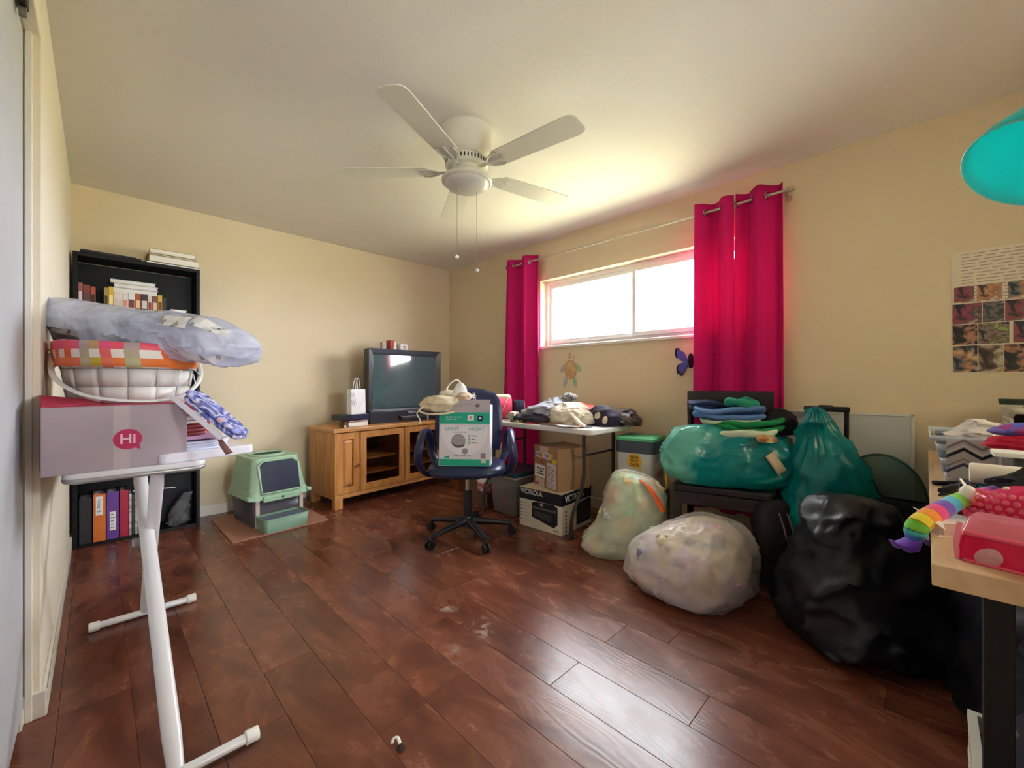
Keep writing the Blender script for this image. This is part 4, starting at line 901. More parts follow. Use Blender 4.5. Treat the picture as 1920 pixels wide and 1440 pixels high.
MB().add([(.07, -.0008, .01), (.15, -.0008, .02), (.15, .002, .12), (.09, .001, .06)], [(0, 1, 2, 3)]).build('front_crease', mat('bright_paper', (246, 244, 248), .5), gb)
for (x_, y_) in ((.05, .008), (.12, .064)):
    MB().tube(curve([(x_-.028, y_, .20), (x_-.022, y_, .28), (x_, y_, .325), (x_+.016, y_, .28), (x_+.022, y_, .20)], 5), .0035, 6).build('handle', PAPER, gb, smooth=60)
dashes(gb, (.02, -.001, .2), (.3, 0, -1), (1, 0, .3), 3, .13, .02, GREYINK, th=.16, seed=9, word=.05)

# ------------------------------------------------------------------ office chair
oc = thing('office_chair', 'navy black swivel office chair with looped armrests', 'office chair', (1.83, 2.27, 0), -42)
NAVY = mat('navy_leatherette', (34, 42, 78), .33, .05, 12, .1, 260); OCP = mat('chair_black_plastic', (24, 26, 38), .4, .04)
MB().lathe([(.001, .075), (.05, .075), (.045, .12), (.032, .15), (.001, .15)], 20, cap=False).build('hub', OCP, oc, smooth=40)
MB().cyl((0, 0, .12), (0, 0, .33), .03, .028).build('gas_cover', OCP, oc, smooth=40); MB().cyl((0, 0, .33), (0, 0, .43), .016).build('gas_column', CHROME, oc, smooth=40)
MB().box(-.09, -.10, .42, .09, .10, .455).build('tilt_mechanism', OCP, oc, bevel=.008)
def cang(v): return math.degrees(math.atan2(v[1]-2.27, v[0]-1.83))+42
for k in range(5):
    a = R(-107+42+72*k); c_, s_ = math.cos(a), math.sin(a)
    l_ = MB().tube([(c_*.03, s_*.03, .115), (c_*.16, s_*.16, .10), (c_*.30, s_*.30, .078)], [.030, .025, .019], 10, flat=.8).build('base_spoke', OCP, oc, smooth=50)
    w_ = MB()
    px_, py_ = -s_, c_
    for s in (-1, 1):
        w_.cyl((c_*.315+px_*(s*.016-.006), s_*.315+py_*(s*.016-.006), .027), (c_*.315+px_*(s*.016+.006), s_*.315+py_*(s*.016+.006), .027), .027, n=18)
    w_.build('caster_wheel', mat('caster_black', (16, 17, 24), .45), l_, smooth=40)
    MB().tube([(c_*.30, s_*.30, .09), (c_*.305, s_*.305, .055), (c_*.315, s_*.315, .05)], [.012, .016, .012], 8).build('caster_hood', OCP, l_, smooth=50)
def seat_f(b, sx, sy, z0, th, dome, e=.62):
    n = 40; vs = []; prof = [(.0, 0), (.82, 0), (.95, .12), (1, .42), (.985, .72), (.9, .93), (.7, 1), (.35, 1.0), (0, 1.0)]
    for (r_, h_) in prof:
        for k in range(n):
            a = 2*PI*k/n; ca, sa = math.cos(a), math.sin(a)
            x = math.copysign(abs(ca)**e, ca)*r_*sx/2; y = math.copysign(abs(sa)**e, sa)*r_*sy/2
            vs.append((x, y, z0+th*h_+dome*(h_)*(1-r_*r_)-(.03*max(0, (-y/(sy/2)-.6))**2*h_*4)))
    b.add(vs, [(j*n+k, j*n+(k+1) % n, (j+1)*n+(k+1) % n, (j+1)*n+k) for j in range(len(prof)-1) for k in range(n)])
b = MB(); seat_f(b, .53, .50, .452, .075, .004); b.build('seat', NAVY, oc, smooth=60)
b = MB()
def back_f(u, v, s):
    x = (u-.5)*.50*(1-.10*(abs(2*v-1)**3)-.12*v**3); ex = (1-abs(2*u-1)**4)**.5; z = .58+.46*v
    z = .58+.46*(v if v < .8 else .8+(v-.8)*(.55+.45*(1-(2*u-1)**2)))
    y = .205+.05*v+.05*(2*u-1)**2*-1-.02*math.sin(v*PI)+s*.032*ex*(1-abs(2*v-1)**6)**.5
    return (x, y, z)
b.grid(lambda u, v: back_f(u, v, -1), 26, 22).grid(lambda u, v: back_f(u, v, 1), 26, 22); b.build('backrest', NAVY, oc, smooth=80)
MB().tube(curve([(0, .10, .44), (0, .26, .45), (0, .285, .6), (0, .27, .74)], 5), [.024]*16, 8, flat=.5).build('back_post', OCP, oc, smooth=50)
for s in (-1, 1):
    MB().tube(curve([(s*.20, -.02, .445), (s*.285, -.06, .46), (s*.315, -.17, .57), (s*.30, -.17, .68), (s*.30, -.08, .735), (s*.295, .06, .735), (s*.285, .16, .68), (s*.27, .18, .55), (s*.20, .10, .445)], 6), .030, 12, flat=.62).build('armrest', NAVY, oc, smooth=60)

# box on the chair seat
bp_ = thing('product_box', 'tall white and green printed box standing on the office chair', 'box', (1.70, 2.146, .528), -47)
Mtilt = Matrix.Rotation(R(-4), 4, 'X')
bp_.matrix_world = Matrix.Translation((1.70, 2.146, .530)) @ Matrix.Rotation(R(-49), 4, 'Z') @ Mtilt
BWd, BH, BD = .340, .355, .135
MB().box(-BWd/2, 0, 0, BWd/2, BD, BH).build('carton', mat('carton_white', (214, 210, 216), .5, .02), bp_, bevel=.002)
MB().box(-BWd/2, -.0005, BH, BWd/2, .0025, BH+.082).build('top_flap', mat('carton_inside_grey', (176, 168, 172), .7, .04), bp_)
MB().box(-BWd/2, .02, BH, -BWd/2+.004, BD, BH+.02).box(BWd/2-.004, .0, BH, BWd/2, BD, BH+.05).build('side_flap', mat('carton_white', (214, 210, 216)), bp_)
GRN = mat('emerald_print', (18, 168, 136), .45, .05); NV = mat('navy_print', (34, 40, 84), .5)
def pr(x0, z0, x1, z1, m_, nm='print_panel', y=-.0007): return MB().box(x0, y, z0, x1, y+.0006, z1).build(nm, m_, bp_)
pr(-BWd/2+.004, BH-.078, BWd/2-.002, BH-.002, GRN, 'green_band'); pr(-BWd/2+.004, .003, BWd/2-.002, .045, GRN, 'green_band')
MB().prism([(x_, z_) for x_, z_ in ell(0.0, .235, .155, .165, 0, 40) if z_ < .274]+[(.148, .274), (-.148, .274)][:0], 0, .0008, 0, Mf).build('pale_disc', mat('carton_pale', (226, 224, 230), .5, .02), bp_)
Mf2 = Matrix(((1, 0, 0, 0), (0, 0, -1, -.0009), (0, 1, 0, 0), (0, 0, 0, 1)))
MB().prism(ell(-.04, .165, .048, .046), 0, .0006, 0, Mf2).build('grey_ball_picture', mat('grey_picture', (158, 152, 160), .5, .1, 6), bp_)
MB().prism([(-.087, .158), (-.06, .14), (-.03, .136), (.006, .146), (-.004, .128), (-.03, .12), (-.06, .124), (-.08, .14)], .0006, .0011, 0, Mf2).build('ball_shade', mat('dark_grey_picture', (96, 92, 100), .5), bp_)
MB().prism(ell(0.005, .097, .02, .02), 0, .0006, 0, Mf2).build('seal', mat('grey_picture2', (150, 146, 152), .5), bp_)
LT = mat('teal_grey_print', (130, 178, 172), .5, 0)
text('LIGHT', bp_, (-.083, -.001, .242), (1, 0, 0), (0, 0, 1), .034, LT, bold=.0006); text('NIGHT', bp_, (.082, -.001, .242), (1, 0, 0), (0, 0, 1), .034, LT, bold=.0006)
dashes(bp_, (-.075, -.001, .224), (1, 0, 0), (0, 0, 1), 1, .16, .008, LT, seed=2, th=.7)
for z_ in (.197, .175, .152):
    MB().prism(ell(.032, z_, .008, .008), 0, .0006, 0, Mf2).build('bullet', LT, bp_); dashes(bp_, (.046, -.001, z_+.004), (1, 0, 0), (0, 0, 1), 1, .05, .008, GREYINK, seed=int(z_*999), th=.8)
dashes(bp_, (-.07, -.001, .07), (1, 0, 0), (0, 0, 1), 1, .15, .01, GREYINK, seed=5, th=.5)
MB().prism([(-.132, .05), (-.10, .052), (-.098, .07), (-.112, .062), (-.13, .064)], 0, .0006, 0, Mf2).build('leaf_mark', GRN, bp_)
pr(-.01+.03, BH-.056, .062, BH-.018, PAPER, 'white_badge', -.0013); pr(.086, BH-.062, .122, BH-.024, NV, 'navy_badge', -.0013)
pr(.032, BH-.048, .05, BH-.026, mat('pinkish_print', (200, 160, 160), .5), 'badge_mark', -.0019); pr(.097, BH-.046, .111, BH-.034, PAPER, 'badge_mark', -.0019)
dashes(bp_, (-.125, -.0014, BH-.03), (1, 0, 0), (0, 0, 1), 2, .115, .014, mat('mint_print', (180, 226, 214), .5, 0), seed=4, th=.5)
dashes(bp_, (-.11, -.0008, BH+.052), (1, 0, 0), (0, 0, 1), 2, .17, .014, mat('flap_print', (150, 142, 148), .6, 0), seed=8, th=.3)
MB().prism(ell(.085, BH+.042, .017, .011), .0005, .001, 0, Mf2).build('flap_mark', mat('flap_mark_grey', (110, 104, 112), .6), bp_)
pr(.11, .05, .142, .085, mat('mark_olive', (140, 134, 126), .6), 'badge_mark', -.0013); pr(.112, .022, .145, .045, mat('mark_pale', (196, 200, 196), .6), 'badge_mark', -.0019)
# cloth bags lying on the box
def frame_at(px, py, d): return W(px, py, d=d)
c_ = frame_at(826, 757, 2.80)
cbag = thing('drawstring_bag', 'cream canvas drawstring bag hanging over the box edge', 'bag', c_, -45)
MB().sack([(-.055, .02, .02, -.02, 0), (-.045, .085, .07, -.01, 0), (0, .125, .09, 0, 0), (.035, .11, .08, .01, 0), (.052, .06, .05, .02, 0), (.055, .02, .02, .02, 0)], 48, 26, .85, .02, 16, .016, 9, 21, flat0=False).build('bag_body', CREAM, cbag, smooth=70)
MB().tube(curve([(-.10, -.06, -.01), (-.125, -.07, -.045), (-.06, -.09, -.062), (.04, -.095, -.06), (.10, -.06, -.05)], 6), .007, 8).build('hem', CREAM, cbag, smooth=60)
MB().tube(curve([(-.115, -.06, -.02), (-.145, -.065, -.06), (-.125, -.068, -.10), (-.12, -.07, -.13)], 6), [.004]*17+[.007, .009], 8).build('drawstring', mat('white_cord', (232, 228, 220), .8), cbag, smooth=60)
c_ = frame_at(862, 736, 2.82)
cup = thing('cloth_mask', 'white cup-shaped cloth pouch with cord loop standing on the canvas bag', 'pouch', c_, -45)
MB().sack([(-.05, .05, .03, 0, 0), (-.02, .055, .034, 0, 0), (.02, .046, .03, .002, 0), (.055, .025, .018, .004, 0), (.068, .006, .005, .004, 0)], 36, 20, .9, .008, 20, .008, 14, 6, flat0=False).build('pouch_body', mat('white_cloth', (234, 230, 222), .85, .04, 20, .3, 160), cup, smooth=70)
MB().tube(curve([(.01, 0, .06), (-.02, 0, .085), (-.06, 0, .065), (-.088, 0, .025), (-.085, 0, -.015), (-.06, 0, -.03)], 6), .0055, 8).build('cord_loop', mat('white_cord', (232, 228, 220)), cup, smooth=60)
c_ = frame_at(838, 739, 2.84)
MBx = MB().sack([(-.03, .03, .03, 0, 0), (0, .055, .05, 0, 0), (.02, .04, .04, 0, 0), (.03, .01, .01, 0, 0)], 32, 16, .9, .02, 26, .016, 20, 31, flat0=False).build('crumpled_tulle', mat('pale_tulle', (206, 202, 182), .8, .15, 30, .4, 120), loc=c_, rz=-45, smooth=70); tag(MBx, 'small crumpled pale tulle cloth between canvas bag and white pouch', 'cloth')
c_ = frame_at(872, 743, 2.78)
t = thing('fabric_rosette', 'peach and cream knotted cloth with torn white threads on the printed box', 'cloth', c_, -45)
MB().sack([(-.028, .03, .025, 0, 0), (0, .042, .035, 0, 0), (.02, .03, .028, 0, 0), (.03, .006, .006, 0, 0)], 30, 16, .9, .018, 30, .014, 22, 41, flat0=False).build('knot', mat('peach_cloth', (226, 200, 176), .85, .08), t, smooth=70)
b = MB()
for q in range(9):
    a = q*.7; b.tube(curve([(.03, 0, .0), (.05+.01*math.sin(a), 0, .012*math.cos(a*1.7)), (.065+.012*math.cos(a*2), .004*math.sin(a), .028*math.sin(a*1.3))], 4), .002, 5)
stuff(b.build('loose_threads', WHITE, t))
tag(MB().box(-.004, 0, -.02, .004, .004, .012).build('white_clip', WHITE, loc=W(802, 782, d=2.95), rz=-45, bevel=.001), 'tiny white clip behind the canvas bag at the chair edge', 'clip')
# ------------------------------------------------------------------ folding table by the window
TX0, TX1, TY0, TY1, TZ = 2.335, 2.895, 1.585, 2.80, .76
ft = thing('folding_table', 'white-topped folding table with dark bent tube legs under the window', 'table')
TTOP = mat('table_white_plastic', (226, 224, 224), .5, .03)
MB().prism([(x_+(TX0+TX1)/2, y_+(TY0+TY1)/2) for x_, y_ in rrect(TX1-TX0, TY1-TY0, .05, 6)], TZ-.04, TZ).build('tabletop', TTOP, ft, bevel=.01, segs=3)
LEGM = mat('hammered_bronze_tube', (62, 56, 54), .35, .06, metal=.3)
def end_frame(y, s):
    fr_ = MB().tube(curve([(TX0+.10, y, TZ-.045), (TX0+.10, y, .60), (TX0+.10, y, .42), (TX0+.06, y+s*.0, .30), (TX0-.02, y+s*.01, .16), (TX0-.03, y+s*.015, .012)], 5), .013, 10).build('leg', LEGM, ft, smooth=50)
    fr2 = MB().tube(curve([(TX1-.07, y, TZ-.045), (TX1-.07, y, .60), (TX1-.07, y, .42), (TX1-.06, y, .30), (TX1+.0, y+s*.01, .16), (TX1+.01, y+s*.015, .012)], 5), .013, 10).build('leg', LEGM, ft, smooth=50)
    for l_, x_ in ((fr_, TX0-.03), (fr2, TX1+.01)): MB().lathe([(.001, 0), (.017, 0), (.017, .035), (.013, .04), (.001, .04)], 12, (x_, y+s*.015, 0), cap=False).build('rubber_foot', BLACKP, l_, smooth=40)
    MB().cyl((TX0+.10, y, .56), (TX1-.07, y, .56), .008).build('crossbar', LEGM, ft, smooth=40)
    MB().tube([(TX0+.33, y, TZ-.05), (TX0+.33, y+s*.22, TZ-.06)], .007, 8).build('brace', LEGM, ft, smooth=40)
end_frame(1.715, 1); end_frame(2.66, -1)
# record player carton and shipping box under it
vb = thing('record_player_box', 'black and white record player carton standing on the floor under the folding table', 'box', (2.298, 1.805, 0), 4)
MB().box(0, 0, 0, .40, .385, .205).build('white_part', mat('carton_cream', (226, 220, 204), .55, .03), vb, bevel=.002)
MB().box(-.001, -.001, .205, .401, .386, .288).build('black_band', mat('carton_black', (24, 24, 40), .4, .03), vb, bevel=.001)
MB().box(-.001, -.001, .288, .401, .386, .2895).build('carton_top', mat('carton_tan', (196, 180, 152), .7, .04), vb)
VW = mat('carton_white_print', (224, 222, 224), .5, 0); VK = mat('device_black', (34, 34, 40), .35, .05); VG = mat('device_grey', (110, 108, 110), .4, .1, 30)
text('VICTROLA', vb, (-.002, .27, .262), (0, -1, 0), (0, 0, 1), .05, VW, bold=.0012, sx=.85)
text('VICTROLA', vb, (.165, -.002, .246), (1, 0, 0), (0, 0, 1), .062, VW, bold=.0015, sx=.85)
Mx0 = Matrix(((0, 0, -1, -.0006), (-1, 0, 0, 0), (0, 1, 0, 0), (0, 0, 0, 1)))     # on the -X face: local x runs toward the -Y corner
def onX(poly, th, m_, nm): return MB().prism(poly, 0, th, 0, Mx0).build(nm, m_, vb)
onX([(-.265, .19), (-.235, .2), (-.07, .205), (-.035, .19), (-.035, .07), (-.07, .04), (-.265, .085)], .0006, VK, 'device_picture')
MB().prism([(-.255, .165), (-.05, .165), (-.05, .15), (-.255, .15)], 0, .0012, 0, Mx0).build('device_picture', VG, vb)
MB().prism([(-.245, .135), (-.09, .125), (-.09, .075), (-.245, .095)], 0, .0012, 0, Mx0).build('device_picture', mat('device_dark_grey', (74, 74, 78), .4, .15, 60), vb)
MB().prism([(-.19, .192), (-.16, .19), (-.165, .178), (-.19, .18)], 0, .0012, 0, Mx0).build('device_picture', VW, vb)
for k in range(6):
    MB().prism([(-.372, .18-.024*k), (-.362, .18-.024*k), (-.362, .168-.024*k), (-.372, .168-.024*k)], 0, .0006, 0, Mx0).build('icon', GREYINK, vb)
    dashes(vb, (-.0012, .350, .178-.024*k), (0, -1, 0), (0, 0, 1), 1, .07, .01, mat('tan_ink', (176, 168, 150), .8), seed=k, th=.3)
My0 = Matrix(((1, 0, 0, 0), (0, 0, -1, -.0006), (0, 1, 0, 0), (0, 0, 0, 1)))
for k in range(6): MB().prism([(.045, .168-.028*k), (.06, .168-.028*k), (.06, .152-.028*k), (.045, .152-.028*k)], 0, .0006, 0, My0).build('icon', INK, vb)
MB().prism([(.19, .15), (.23, .19), (.38, .2), (.395, .18), (.395, .05), (.38, .03), (.19, .03)], 0, .0006, 0, My0).build('device_picture', VK, vb)
MB().prism([(.2, .125), (.38, .13), (.38, .05), (.2, .045)], 0, .0012, 0, My0).build('device_picture', mat('device_dark_grey', (74, 74, 78)), vb)
dashes(vb, (-.0012, .07, .028), (0, -1, 0), (0, 0, 1), 1, .05, .014, INK, seed=4, th=.5)
sb = thing('shipping_box', 'brown cardboard shipping box with labels on the record player carton', 'box', (2.324, 1.862, .290), -15)
SW, SH, SDp = .308, .308, .30
MB().box(0, 0, 0, SDp, SW, SH).build('carton', CARD, sb, bevel=.004)
Mx1 = Mx0
def lab(x0, z0, x1, z1, m_, nm='label', o=0):
    return MB().prism([(x0, z0), (x1, z0), (x1, z1), (x0, z1)], o, o+.0006, 0, Mx1).build(nm, m_, sb)
TAPE = mat('pinkish_tape', (206, 184, 176), .3, .04)
lab(-.225, .225, -.12, SH, TAPE, 'tape'); lab(-.28, 0, -.17, .065, TAPE, 'tape')
lab(-.285, .22, -.06, .262, PAPER, 'label', .0006)
for x_ in (-.215, -.095): lab(x_, .222, x_+.032, .26, mat('amber_print', (232, 170, 40), .5), 'amber_square', .0012)
lab(-.065, .20, -.008, .23, mat('yellow_print', (226, 206, 60), .5), 'yellow_sticker', .0012)
text('HIOS', sb, (-.0022, .25, .241), (0, -1, 0), (0, 0, 1), .036, mat('blue_ink', (60, 70, 130)), bold=.0008, sx=.9)
text('YOS', sb, (-.0022, .138, .241), (0, -1, 0), (0, 0, 1), .036, mat('blue_ink', (60, 70, 130)), bold=.0008, sx=.9)
lab(-.295, .07, -.16, .165, PAPER); lab(-.135, .012, -.02, .195, mat('label_pinkish', (224, 208, 206), .6))
dashes(sb, (-.0014, .265, .142), (0, -1, 0), (0, 0, 1), 3, .10, .02, INK, th=.5, seed=3, ragged=.3)
dashes(sb, (-.0014, .125, .17), (0, -1, 0), (0, 0, 1), 9, .095, .018, GREYINK, th=.4, seed=6)
MB().prism(ell(-.205, .19, .016, .014), .0006, .0012, 0, Mx1).build('red_mark', mat('red_print', (190, 60, 70), .5), sb); MB().prism(ell(-.26, .02, .016, .014), .0006, .0012, 0, Mx1).build('red_mark', mat('red_print', (190, 60, 70)), sb)
# plastic bin behind the chair
pbn = thing('storage_bin', 'smoky plastic storage bin with teal lid under the folding table', 'storage bin', (2.52, 2.46, 0), 0)
b = MB(); taper(b, .32, .27, .36, .31, 0.004, .30, .03, cap1=False); b.build('tub', film('milky_plastic', (150, 140, 144), .25, .25, .3, 0, 5, .06), pbn, smooth=40, solid=.003)
MB().prism(rrect(.375, .325, .03), .30, .318).build('rim', mat('milky_rim', (160, 152, 152), .4), pbn, bevel=.004)
MB().prism(rrect(.385, .335, .03), .318, .352).build('lid', mat('dark_teal_lid', (10, 60, 78), .4), pbn, bevel=.008)
tag(MB().sack([(.01, .12, .10, 2.50, 2.46), (.1, .14, .11, 2.5, 2.46), (.18, .12, .1, 2.5, 2.46), (.25, .02, .02, 2.5, 2.46)], 30, 16, .8, .02, 14, .03, 8, 77).build('stored_fabric', mat('dusty_pink_fabric', (150, 116, 116), .9, .2, 9), smooth=60), 'dusty pink cloth stuffed inside the smoky storage bin', 'cloth')
tag(carton('carton', 'low brown carton on the floor beneath the white plastic bag', 'box', (2.36, 2.66, 0), (.30, .2, .12), (110, 82, 70)), 'low brown carton on the floor beneath the white plastic bag', 'box')
tag(MB().sack([(.122, .06, .06, 2.44, 2.74), (.16, .09, .08, 2.44, 2.74), (.24, .08, .08, 2.45, 2.75), (.30, .05, .03, 2.45, 2.75), (.31, .01, .01, 2.45, 2.75)], 32, 20, .9, .025, 18, .02, 10, 14).build('grocery_bag', patchwork('white_pink_bag', [(226, 220, 222), (232, 228, 230), (190, 110, 130), (228, 224, 226)], 9, .4), smooth=70), 'white plastic bag with pink print behind the office chair', 'bag')
# --- things on the folding table
t = thing('rolled_blanket', 'rolled coral pink blanket with cream stripes at the table end by the corner', 'blanket', (2.53, 2.60, TZ+.097), -42)
CORAL = mat('coral_fleece', (226, 74, 104), .9, .06, 20, .3, 120, sheen=.3); CREAMF = mat('cream_fleece', (226, 206, 180), .9, .06, 20, .3, 120)
def roll(b, x0, x1, r, seed):
    b.grid(lambda u, v: (x0+(x1-x0)*v, (r*(1-.08*abs(2*v-1)**4)+.004*fn((u*6, v*5, 1), 1, seed))*math.cos(2*PI*u), (r*(1-.08*abs(2*v-1)**4)+.004*fn((u*6, v*5, 1), 1, seed))*math.sin(2*PI*u)), 32, 14, closed_u=True)
b = MB(); roll(b, -.17, .045, .094, 4); b.build('roll', CORAL, t, smooth=60)
MB().lathe([(.001, -.168), (.086, -.168)], 30, M=Matrix.Rotation(R(90), 4, 'Y'), cap=False).build('roll_end', CREAMF, t)
MB().tube([(x_, .062*math.cos(a)*1.0-.0, .0+.095*math.sin(a)) for x_, a in [(-.17+.21*k/12, R(80)) for k in range(13)]], [.02]+[.05]*11+[.02], 10, flat=.5).build('cream_stripe', CREAMF, t, smooth=60)
for x0 in (-.10, -.02):
    MB().tube(curve([(x0+.03, -.05, .085), (x0+.01, -.083, .05), (x0-.01, -.096, .0), (x0-.05, -.083, -.05)], 6), .004, 6).build('pale_seam', mat('pale_pink_seam', (240, 170, 170), .9), t, smooth=60)
t2 = thing('rolled_fabric', 'rolled navy fabric with pale edge beside the coral blanket', 'fabric', (2.60, 2.515, TZ+.085), -42)
b = MB(); roll(b, -.045, .045, .083, 9); b.build('roll', mat('dark_navy_cloth', (34, 30, 56), .9, .06), t2, smooth=60)
MB().lathe([(.001, .046), (.07, .048), (.078, .044)], 30, M=Matrix.Rotation(R(90), 4, 'Y'), cap=False).build('roll_end', mat('pale_pink_cloth', (214, 160, 170), .9), t2)
def heap(name, label, cat, prof, m, seed, n=60, mm=34, e=.8, crease=.03, cs=9, lump=.03, ls=5, loc=(0, 0, 0), rz=0, group=None):
    o = MB().sack(prof, n, mm, e, crease, cs, lump, ls, seed).build(name, m, loc=loc, rz=rz, smooth=75); return tag(o, label, cat, group)
GREYC = mat('grey_jersey', (166, 168, 180), .9, .12, 12, .3, 220)
heap('crumpled_shirt', 'crumpled grey shirt heaped highest on the folding table', 'clothes', [(0, .15, .25, 0, 0), (.05, .16, .265, 0, 0), (.11, .13, .21, .0, -.02), (.16, .08, .11, .01, -.04), (.19, .02, .03, .01, -.05)], GREYC, 5, 80, 44, .85, .035, 8, .035, 5, (2.60, 2.14, TZ+.012))
heap('crumpled_cloth', 'dull green cloth sticking out beside the grey shirt', 'clothes', [(0, .10, .09, 0, 0), (.05, .11, .10, 0, 0), (.10, .06, .07, 0, 0), (.115, .01, .01, 0, 0)], mat('dull_green_cloth', (70, 120, 96), .9, .1), 8, 44, 24, .85, .03, 12, .02, 8, (2.66, 2.36, TZ+.002))
heap('crumpled_cloth', 'dark charcoal cloth under the grey shirt at the table front', 'clothes', [(0, .09, .20, 0, 0), (.03, .1, .21, 0, 0), (.06, .05, .14, 0, 0), (.065, .01, .02, 0, 0)], mat('charcoal_cloth', (60, 58, 70), .9, .15), 18, 44, 20, .85, .03, 12, .02, 8, (2.47, 2.20, TZ+.0125))
heap('crumpled_cloth', 'small patterned grey scarf bunched on top of the grey shirt', 'clothes', [(-.03, .03, .03, 0, 0), (0, .06, .06, 0, 0), (.03, .03, .04, 0, 0), (.04, .005, .005, 0, 0)], patchwork('grey_speckle', [(160, 158, 156), (70, 66, 66), (190, 188, 184), (130, 126, 124)], 60, .9), 28, 36, 18, .9, .02, 20, .015, 14, (2.66, 2.02, TZ+.20))
FILM2 = film('cream_film', (236, 226, 206), .30, .18, .4, .8, 16, .2)
heap('plastic_bag', 'cream see-through plastic bag of clothes on the folding table', 'bag', [(0, .15, .16, 0, 0), (.05, .16, .17, 0, 0), (.10, .13, .14, 0, .02), (.145, .06, .08, .02, .05), (.155, .01, .01, .02, .05)], FILM2, 33, 64, 34, .85, .03, 10, .03, 6, (2.56, 1.90, TZ+.014))
heap('crumpled_cloth', 'beige clothes bundled inside the cream plastic bag', 'clothes', [(0.004, .11, .12, 0, 0), (.04, .12, .13, 0, 0), (.08, .09, .1, 0, .02), (.11, .02, .03, .02, .04)], patchwork('beige_grey_cloth', [(196, 176, 140), (176, 164, 150), (210, 196, 170), (150, 140, 130)], 7, .9, smooth=True), 36, 40, 22, .85, .03, 10, .02, 6, (2.56, 1.90, TZ+.016))
tag(MB().tube(curve([(2.46, 1.86, TZ+.10), (2.43, 1.79, TZ+.065), (2.40, 1.72, TZ+.03), (2.385, 1.67, TZ+.018)], 6), [.02]*6+[.022]*7+[.02]*4+[.015]*2, 10, flat=.5).build('twisted_handle', FILM2, smooth=60), 'twisted cream plastic bag handle drooping to the table edge', 'bag handle')
t = thing('pink_folder', 'coral pink flat folder leaning behind the clothes pile', 'folder', (2.80, 1.92, TZ+.002), 0)
Mq = Matrix.Rotation(R(9), 4, 'X') @ Matrix.Rotation(R(-8), 4, 'Y')
MB().prism(rrect(.13, .42, .01), .075, .079, 0, Matrix.Translation((0, -.06, .03)) @ Mq).prism(rrect(.13, .40, .01), .081, .085, 0, Matrix.Translation((0, -.065, .03)) @ Mq).build('cover', mat('coral_card', (246, 122, 116), .6, .03), t)
MB().box(-.05, -.2, 0, .03, .18, .11).build('back_support', mat('coral_card_dark', (190, 70, 80), .6), t)
t = thing('polka_dot_bag', 'navy bag with big cream polka dots at the table end', 'bag', (2.68, 1.70, TZ+.001), -20)
MB().sack([(0, .10, .12, 0, 0), (.05, .11, .135, 0, 0), (.10, .085, .11, 0, 0), (.14, .05, .06, 0, 0), (.15, .01, .01, 0, 0)], 44, 24, .8, .014, 9, .016, 6, 44).build('bag_body', mat('navy_dot_cloth', (38, 30, 54), .7, .05), t, smooth=70)
for (y_, z_, r_) in ((-.035, .075, .034), (.07, .055, .032), (-.11, .05, .03)):
    MB().lathe([(.001, .004), (r_*.7, .003), (r_, -.004)], 20, M=Matrix.Translation((-.112+abs(y_+.0)*.18+z_*.12, y_, z_)) @ Matrix.Rotation(R(-78), 4, 'Y'), cap=False).build('polka_dot', mat('cream_dot', (214, 200, 176), .7), t, smooth=60)
heap('dark_scarf', 'brown black shiny scarf bunched at the wall end of the table', 'clothes', [(0, .10, .11, 0, 0), (.04, .10, .11, 0, 0), (.09, .07, .08, .01, 0), (.12, .03, .03, .02, 0), (.125, .005, .005, .02, 0)], patchwork('brown_scarf_print', [(70, 52, 52), (40, 30, 36), (110, 88, 76), (56, 42, 46)], 12, .4, smooth=True), 55, 50, 26, .85, .03, 13, .022, 9, (2.79, 1.62-.02, TZ+.001))
tag(MB().lathe([(.001, 0), (.017, 0), (.018, .03), (.001, .03)], 16, (2.70, 1.595, TZ), cap=False).build('bottle_cap', WHITE, smooth=40), 'small white cap at the table corner beside the bucket', 'cap')
def sheet(name, label, cat, x, y, z, sx, sy, rz, c, h=.003, rx=0):
    t = thing(name, label, cat, (x, y, z), rz)
    MB().prism(rrect(sx, sy, .004, 2), 0, h, 0, Matrix.Rotation(R(rx), 4, 'Y')).build('sheet', mat('sheet_%d_%d_%d' % c, c, .5, .04), t); return t
sheet('magazine', 'grey magazine lying flat beneath the clothes at the table front', 'magazine', 2.46, 1.90, TZ+.0005, .20, .28, 8, (150, 150, 158), .008)
sheet('magazine', 'magazine with orange red cover poking out from the clothes pile', 'magazine', 2.43, 1.98, TZ+.009, .15, .20, -12, (176, 112, 96), .0025)
sheet('leaflet', 'white and blue leaflet overhanging the folding table front edge', 'leaflet', 2.375, 1.83, TZ+.0118, .11, .16, -28, (222, 226, 240), .001)
sheet('leaflet', 'pale pink leaflet overhanging the table front beside the blue one', 'leaflet', 2.385, 1.765, TZ+.0090, .09, .12, 12, (232, 206, 200), .001)
sheet('magazine', 'dark flat magazine under the twisted bag handle', 'magazine', 2.45, 1.745, TZ+.0006, .15, .14, 20, (70, 66, 84), .006)
sheet('card', 'small crimson card at the table front edge', 'card', 2.385, 2.16, TZ+.0005, .06, .09, 4, (176, 40, 60), .012)
t = sheet('notebook', 'white open notebook at the table edge near the office chair', 'notebook', 2.47, 2.42, TZ+.0005, .16, .14, 6, (222, 214, 204), .012)
heap('wrapper', 'crumpled beige wrapper on the table beside the coral blanket', 'wrapper', [(0, .05, .06, 0, 0), (.03, .055, .065, 0, 0), (.06, .03, .03, 0, 0), (.066, .005, .005, 0, 0)], mat('beige_wrapper', (206, 190, 170), .6, .15, 20), 61, 36, 18, .85, .03, 18, .02, 12, (2.46, 2.42, TZ+.0128))
